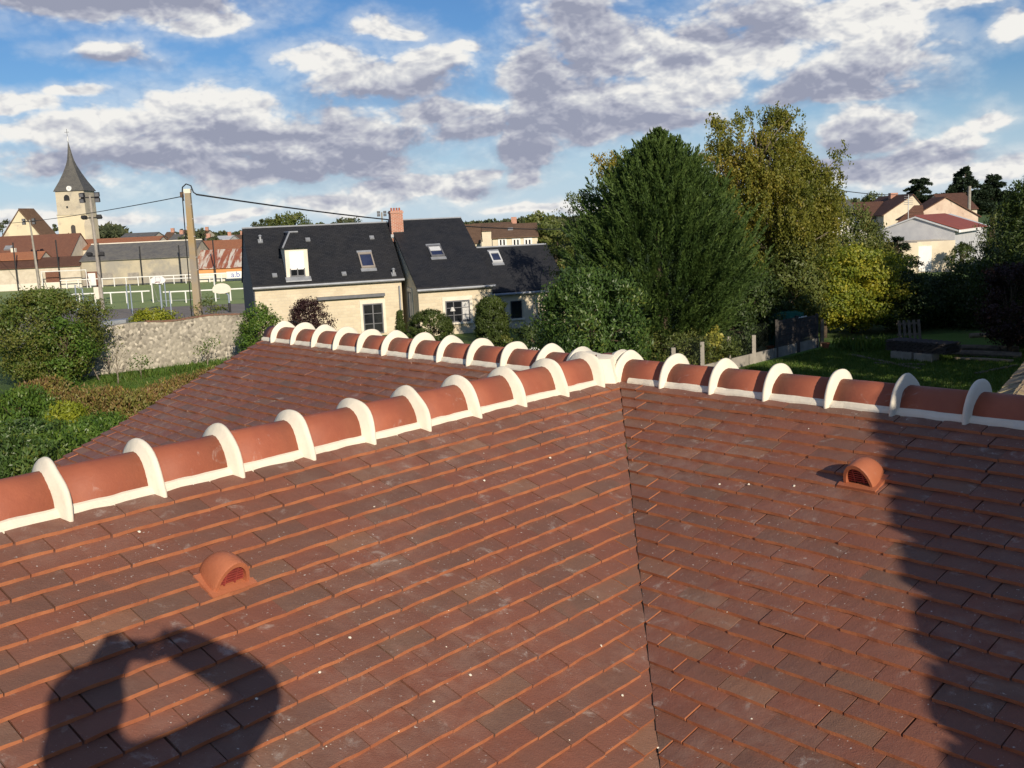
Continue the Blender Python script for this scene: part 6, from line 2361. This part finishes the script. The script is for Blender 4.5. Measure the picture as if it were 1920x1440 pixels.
# long timbers
for (a_, b_, r_, lab, zz) in (((1772, 668), (1915, 673), .13, 'long round timber lying behind the lawn, front one', .13), ((1765, 660), (1910, 664), .12, 'long dark timber lying behind the front timber', .2), ((1817, 652), (1862, 651), .10, 'short pale timber on top of the timber row', .5), ((1790, 676), (1900, 681), .07, 'thin rotten timber lying in the lawn edge', .07)):
    a, b = onz(*a_, 0), onz(*b_, 0)
    mb = MB(); mb.tube([a + Z * zz, (a + b) / 2 + Z * (zz + .02), b + Z * zz], r_, 8)
    tagk(mb.build('timber', MT['wood_old'] if r_ > .1 else MT['wood']), label=lab, category='timber', group='old timbers behind the right lawn')
for (a_, b_, w, lab) in (((1596, 667), (1722, 694), .13, 'long grey plank lying across the shaded lawn left of the stack'), ((1640, 683), (1735, 686), .1, 'plank lying in front of the concrete blocks'), ((1830, 703), (1905, 687), .10, 'pale plank lying across the right part of the lawn')):
    a, b = onz(*a_, 0), onz(*b_, 0)
    dd = nrm(b - a); nn = np.array([-dd[1], dd[0], 0]) * w
    mb = MB(); mb.hexa([a - nn + Z * .02, b - nn + Z * .02, b + nn + Z * .02, a + nn + Z * .02, a - nn + Z * .07, b - nn + Z * .07, b + nn + Z * .07, a + nn + Z * .07])
    tagk(mb.build('plank', MT['wood_old']), label=lab, category='plank', group='planks on the right lawn')
# pallet leaning at the hedge, stones
pq = onz(1707, 652, 0)
pal = thing('pallet', 'grey wooden pallet leaning upright against the dark hedge', 'pallet', pq)
for k in range(5):
    mb = MB(); x0 = pq[0] - .45 + k * .21
    mb.hexa([(x0, pq[1], 0), (x0 + .12, pq[1], 0), (x0 + .12, pq[1] + .03, 0), (x0, pq[1] + .03, 0), (x0, pq[1] + .3, 1.15), (x0 + .12, pq[1] + .3, 1.15), (x0 + .12, pq[1] + .33, 1.15), (x0, pq[1] + .33, 1.15)])
    mb.build('slat', MT['wood_old'], pal)
mb = MB()
for zz in (.15, .55, 1.0):
    mb.obox((pq[0], pq[1] + .05 + zz * .26, zz), (.5, 0, 0), (0, .02, 0), (0, 0, .045))
mb.build('rail', MT['wood_old'], pal)
mb = MB(); rs2 = random.Random(2)
for k in range(60):
    q = onz(rs2.uniform(1600, 1665), rs2.uniform(639, 646), 0)
    r_ = rs2.uniform(.05, .14)
    mb.tube([q, q + Z * r_, q + Z * r_ * 1.4], [r_, r_ * .8, r_ * .2], 5)
mb.build('loose_stones', MT['concrete'], None, kind='stuff')
# mossy wall in the right corner
w0, w1 = np.array([6.75, 14.3, 0]), np.array([9.6, 18.9, 0])
q0_, q1_ = atY(1858, 735, 15.5), atY(1925, 690, 19.5)
mw = thing('mossy_wall', 'low wall with mossy lichen covered coping at the right edge', 'wall', q0_ * [1, 1, 0])
dd = nrm((q1_ - q0_) * [1, 1, 0]); nn = np.array([dd[1], -dd[0], 0])
moss = pm('mossy_coping', (.34, .26, .17), (.20, .15, .10), 3, .95, .01, 12, spots=(.42, .36, .20), spot_scale=5, spot_thr=(.5, .65))
zt_ = min(q0_[2], q1_[2])
q0_[2] = q1_[2] = (q0_[2] + q1_[2]) / 2
mb = MB(); a, b = q0_ - dd * 1.2, q1_ + dd * 1.5
mb.hexa([a * [1, 1, 0], b * [1, 1, 0], b * [1, 1, 0] + nn * .6, a * [1, 1, 0] + nn * .6, a - Z * .1, b - Z * .1, b - Z * .1 + nn * .6, a - Z * .1 + nn * .6]); mb.build('masonry', MT['rubble'], mw)
Lm = np.linalg.norm(b - a)
for k in range(int(Lm / .22)):
    for sgn in (0, 1):
        P = a + dd * (k * .22 + .1) + nn * (.14 + .32 * sgn)
        mb = MB(); up_ = Z * .028; tl = (nn * .19 + Z * (.07 if sgn == 0 else -.07))
        mb.obox(P + Z * random.uniform(-.012, .012), dd * .105, tl, up_)
        mb.build('coping_tile', moss, mw)
# garden chairs: white metal backs just showing over the ridge
for (px, lab) in ((938, 'white metal garden chair just showing over the ridge, left one'), (1002, 'white metal garden chair just showing over the ridge, right one')):
    q = onz(px, 662, .9)
    ch_ = thing('garden_chair', lab, 'chair', q * [1, 1, 0], 'garden chairs behind the ridge')
    mb = MB()
    arc = [q + np.array([.30 * math.cos(t), 0, .30 * math.sin(t) - .1]) for t in np.linspace(0, math.pi, 11)]
    mb.tube(arc, .018, 5)
    for k in range(-2, 3):
        mb.tube([q + [k * .1 - .12, 0, -.1], q + [k * .1 + .1, 0, .12 + .06 * (2 - abs(k))]], .01, 4)
        mb.tube([q + [k * .1 + .12, 0, -.1], q + [k * .1 - .1, 0, .12 + .06 * (2 - abs(k))]], .01, 4)
    mb.build('backrest', MT['white'], ch_)
    mb = MB(); mb.box((q[0] - .25, q[1] - .5, .42), (q[0] + .25, q[1], .46)); mb.build('seat', MT['white'], ch_)
    for sx_ in (-.24, .24):
        for sy in (-.48, 0):
            mb = MB(); mb.tube([(q[0] + sx_, q[1] + sy, 0), (q[0] + sx_, q[1] + sy, .8 if sy == 0 else .42)], .016, 5); mb.build('leg', MT['white'], ch_)

# ================================================================== the person taking the picture, on a scaffold deck beside the eaves
rs_ = nrm(np.cross(-SUN, Z))          # to the right, seen along the sunlight
us_ = np.cross(rs_, -SUN)


def sp(r_, u_, t_):
    return np.array([0, 0, CAM_Z]) + rs_ * r_ + us_ * u_ + SUN * t_


head = sp(-.185, -.165, .50)
handR = sp(.055, .02, .07)
handL = sp(-.085, .025, .09)
elR = sp(.35, -.20, .34)
elL = sp(-.245, -.225, .36)
shR = sp(.11, -.345, .48)
shL = sp(-.20, -.36, .54)
neck = sp(-.13, -.30, .54)
chest = sp(-.03, -.46, .58)
pelvis = chest + np.array([.02, -.04, -.42])
feetz = CAM_Z - 1.66
person = thing('person', 'person in dark jacket holding up a phone with both hands, photographing the roof', 'person', (pelvis[0], pelvis[1], feetz))
V_, E_, R_ = [], [], []


def vtx(p, r, par=None):
    V_.append(np.asarray(p, float)); R_.append(r)
    if par is not None:
        E_.append((par, len(V_) - 1))
    return len(V_) - 1


ip = vtx(pelvis, .165)
ic = vtx(chest, .185, ip)
ik = vtx(neck, .075, ic)
ih0 = vtx(neck * .45 + head * .55, .065, ik)
ih = vtx(head, .085, ih0)
vtx(head + np.array([0, 0, .09]), .075, ih)
for sgn, sh_, el_, ha in ((1, shR, elR, handR), (-1, shL, elL, handL)):
    a = vtx(sh_, .115, ic); b = vtx((sh_ + el_) / 2, .085, a); c = vtx(el_, .078, b); d_ = vtx((el_ + ha) / 2, .072, c); e_ = vtx(ha * .85 + el_ * .15, .062, d_); vtx(ha, .055, e_)
    hip = vtx(pelvis + np.array([.11 * sgn, .02, -.08]), .10, ip)
    kn = vtx(np.array([pelvis[0] + .13 * sgn, pelvis[1] + .05, feetz + .48]), .065, hip)
    an_ = vtx(np.array([pelvis[0] + .14 * sgn, pelvis[1], feetz + .08]), .045, kn)
    vtx(np.array([pelvis[0] + .17 * sgn, pelvis[1] + .17, feetz + .04]), .04, an_)
me = bpy.data.meshes.new('body')
O_ = np.array(person.location)
me.from_pydata([tuple(p - O_) for p in V_], E_, [])
jk = pm('dark_jacket', (.03, .035, .05), (.025, .03, .04), 4, .9)
me.materials.append(jk)
body = bpy.data.objects.new('body', me)
COL.objects.link(body)
body.parent = person
sk = body.modifiers.new('skin', 'SKIN')
for i, r in enumerate(R_):
    me.skin_vertices[0].data[i].radius = (r, r)
me.skin_vertices[0].data[0].use_root = True
ss = body.modifiers.new('sub', 'SUBSURF'); ss.levels = 2; ss.render_levels = 2
skin = pm('skin', (.55, .33, .24), (.5, .3, .22), 5, .6)
look = nrm(np.array([0, 0, CAM_Z]) - head)
sd_ = nrm(np.cross(look, Z)); upv = np.cross(sd_, look)


def ell(mb, c, ax, n=10, m=7):
    vs, fs = [], []
    for i in range(m + 1):
        ph = math.pi * i / m
        for k in range(n):
            th = 2 * math.pi * k / n
            vs.append(c + ax[0] * math.sin(ph) * math.cos(th) + ax[1] * math.sin(ph) * math.sin(th) + ax[2] * math.cos(ph))
    for i in range(m):
        for k in range(n):
            fs.append((i * n + k, (i + 1) * n + k, (i + 1) * n + (k + 1) % n, i * n + (k + 1) % n))
    mb.add(vs, fs)


mb = MB()
ell(mb, head + upv * .01, (sd_ * .078, look * .095, upv * .118))
mb.tube([head + look * .092 + upv * .015, head + look * .115 - upv * .02], [.012, .02], 6)
for s in (-1, 1):
    ell(mb, head + sd_ * .08 * s, (sd_ * .012, look * .022, upv * .032), 6, 4)
mb.obox(head + look * .092 - upv * .052, sd_ * .022, look * .004, upv * .005)
mb.build('face', skin, person, smooth=True)
mb = MB()
ell(mb, head + upv * .035 - look * .014, (sd_ * .115, look * .12, upv * .125))
mb.build('hair', pm('dark_hair', (.03, .022, .016), (.02, .015, .012), 8, .7), person, smooth=True)
phone = MB()
fw = np.array([0, cF[1], cF[2]])
phone.obox(np.array([0, 0, CAM_Z]) - cF * .03 - cX * .055 - cU * .0, cX * .069, cU * .034, cF * .004)
tagk(phone.build('phone', MT['dark']), label='dark phone held up sideways in both hands', category='phone')
for ha, s in ((handR, 1), (handL, -1)):
    mb = MB()
    tgt = np.array([0, 0, CAM_Z]) - cF * .035 - cX * .055 + cX * (.066 * s)
    for k, (ln, r) in enumerate(((.07, .009), (.078, .0095), (.074, .009), (.058, .008))):
        b = ha + cU * (.03 - .02 * k)
        mb.tube([b, (b + tgt) / 2 + cX * .02 * s + cU * (.02 - .014 * k), tgt + cX * .008 * s + cU * (.026 - .017 * k), tgt - cX * .015 * s + cU * (.026 - .017 * k) + cF * .010], [r, r, r * .9, r * .75], 6)
    mb.tube([ha - cU * .035, (ha + tgt) / 2 - cU * .04 - cF * .02, tgt - cU * .03 - cF * .012], [.011, .010, .008], 6)
    mb.build('hand', skin, person, smooth=True)
# scaffold
sc_ = thing('scaffold', 'small scaffold tower with a plank deck beside the eaves', 'scaffold', (pelvis[0], pelvis[1], 0))
mb = MB(); 
for k in range(5):
    mbk = MB(); x0 = pelvis[0] - .62 + k * .25
    mbk.box((x0, pelvis[1] - .55, feetz - .05), (x0 + .235, pelvis[1] + .30, feetz - .002)); mbk.build('deck_plank', MT['wood'], sc_)
for sx_ in (-.66, .66):
    for sy in (-.5, .25):
        mb = MB(); mb.tube([(pelvis[0] + sx_, pelvis[1] + sy, 0), (pelvis[0] + sx_, pelvis[1] + sy, feetz - .02)], .024, 8); mb.build('standard', MT['steel'], sc_)
for zz in (1.0, 2.6, feetz - .1):
    for sy in (-.5, .25):
        mb = MB(); mb.tube([(pelvis[0] - .7, pelvis[1] + sy, zz), (pelvis[0] + .7, pelvis[1] + sy, zz)], .022, 8); mb.build('ledger', MT['steel'], sc_)
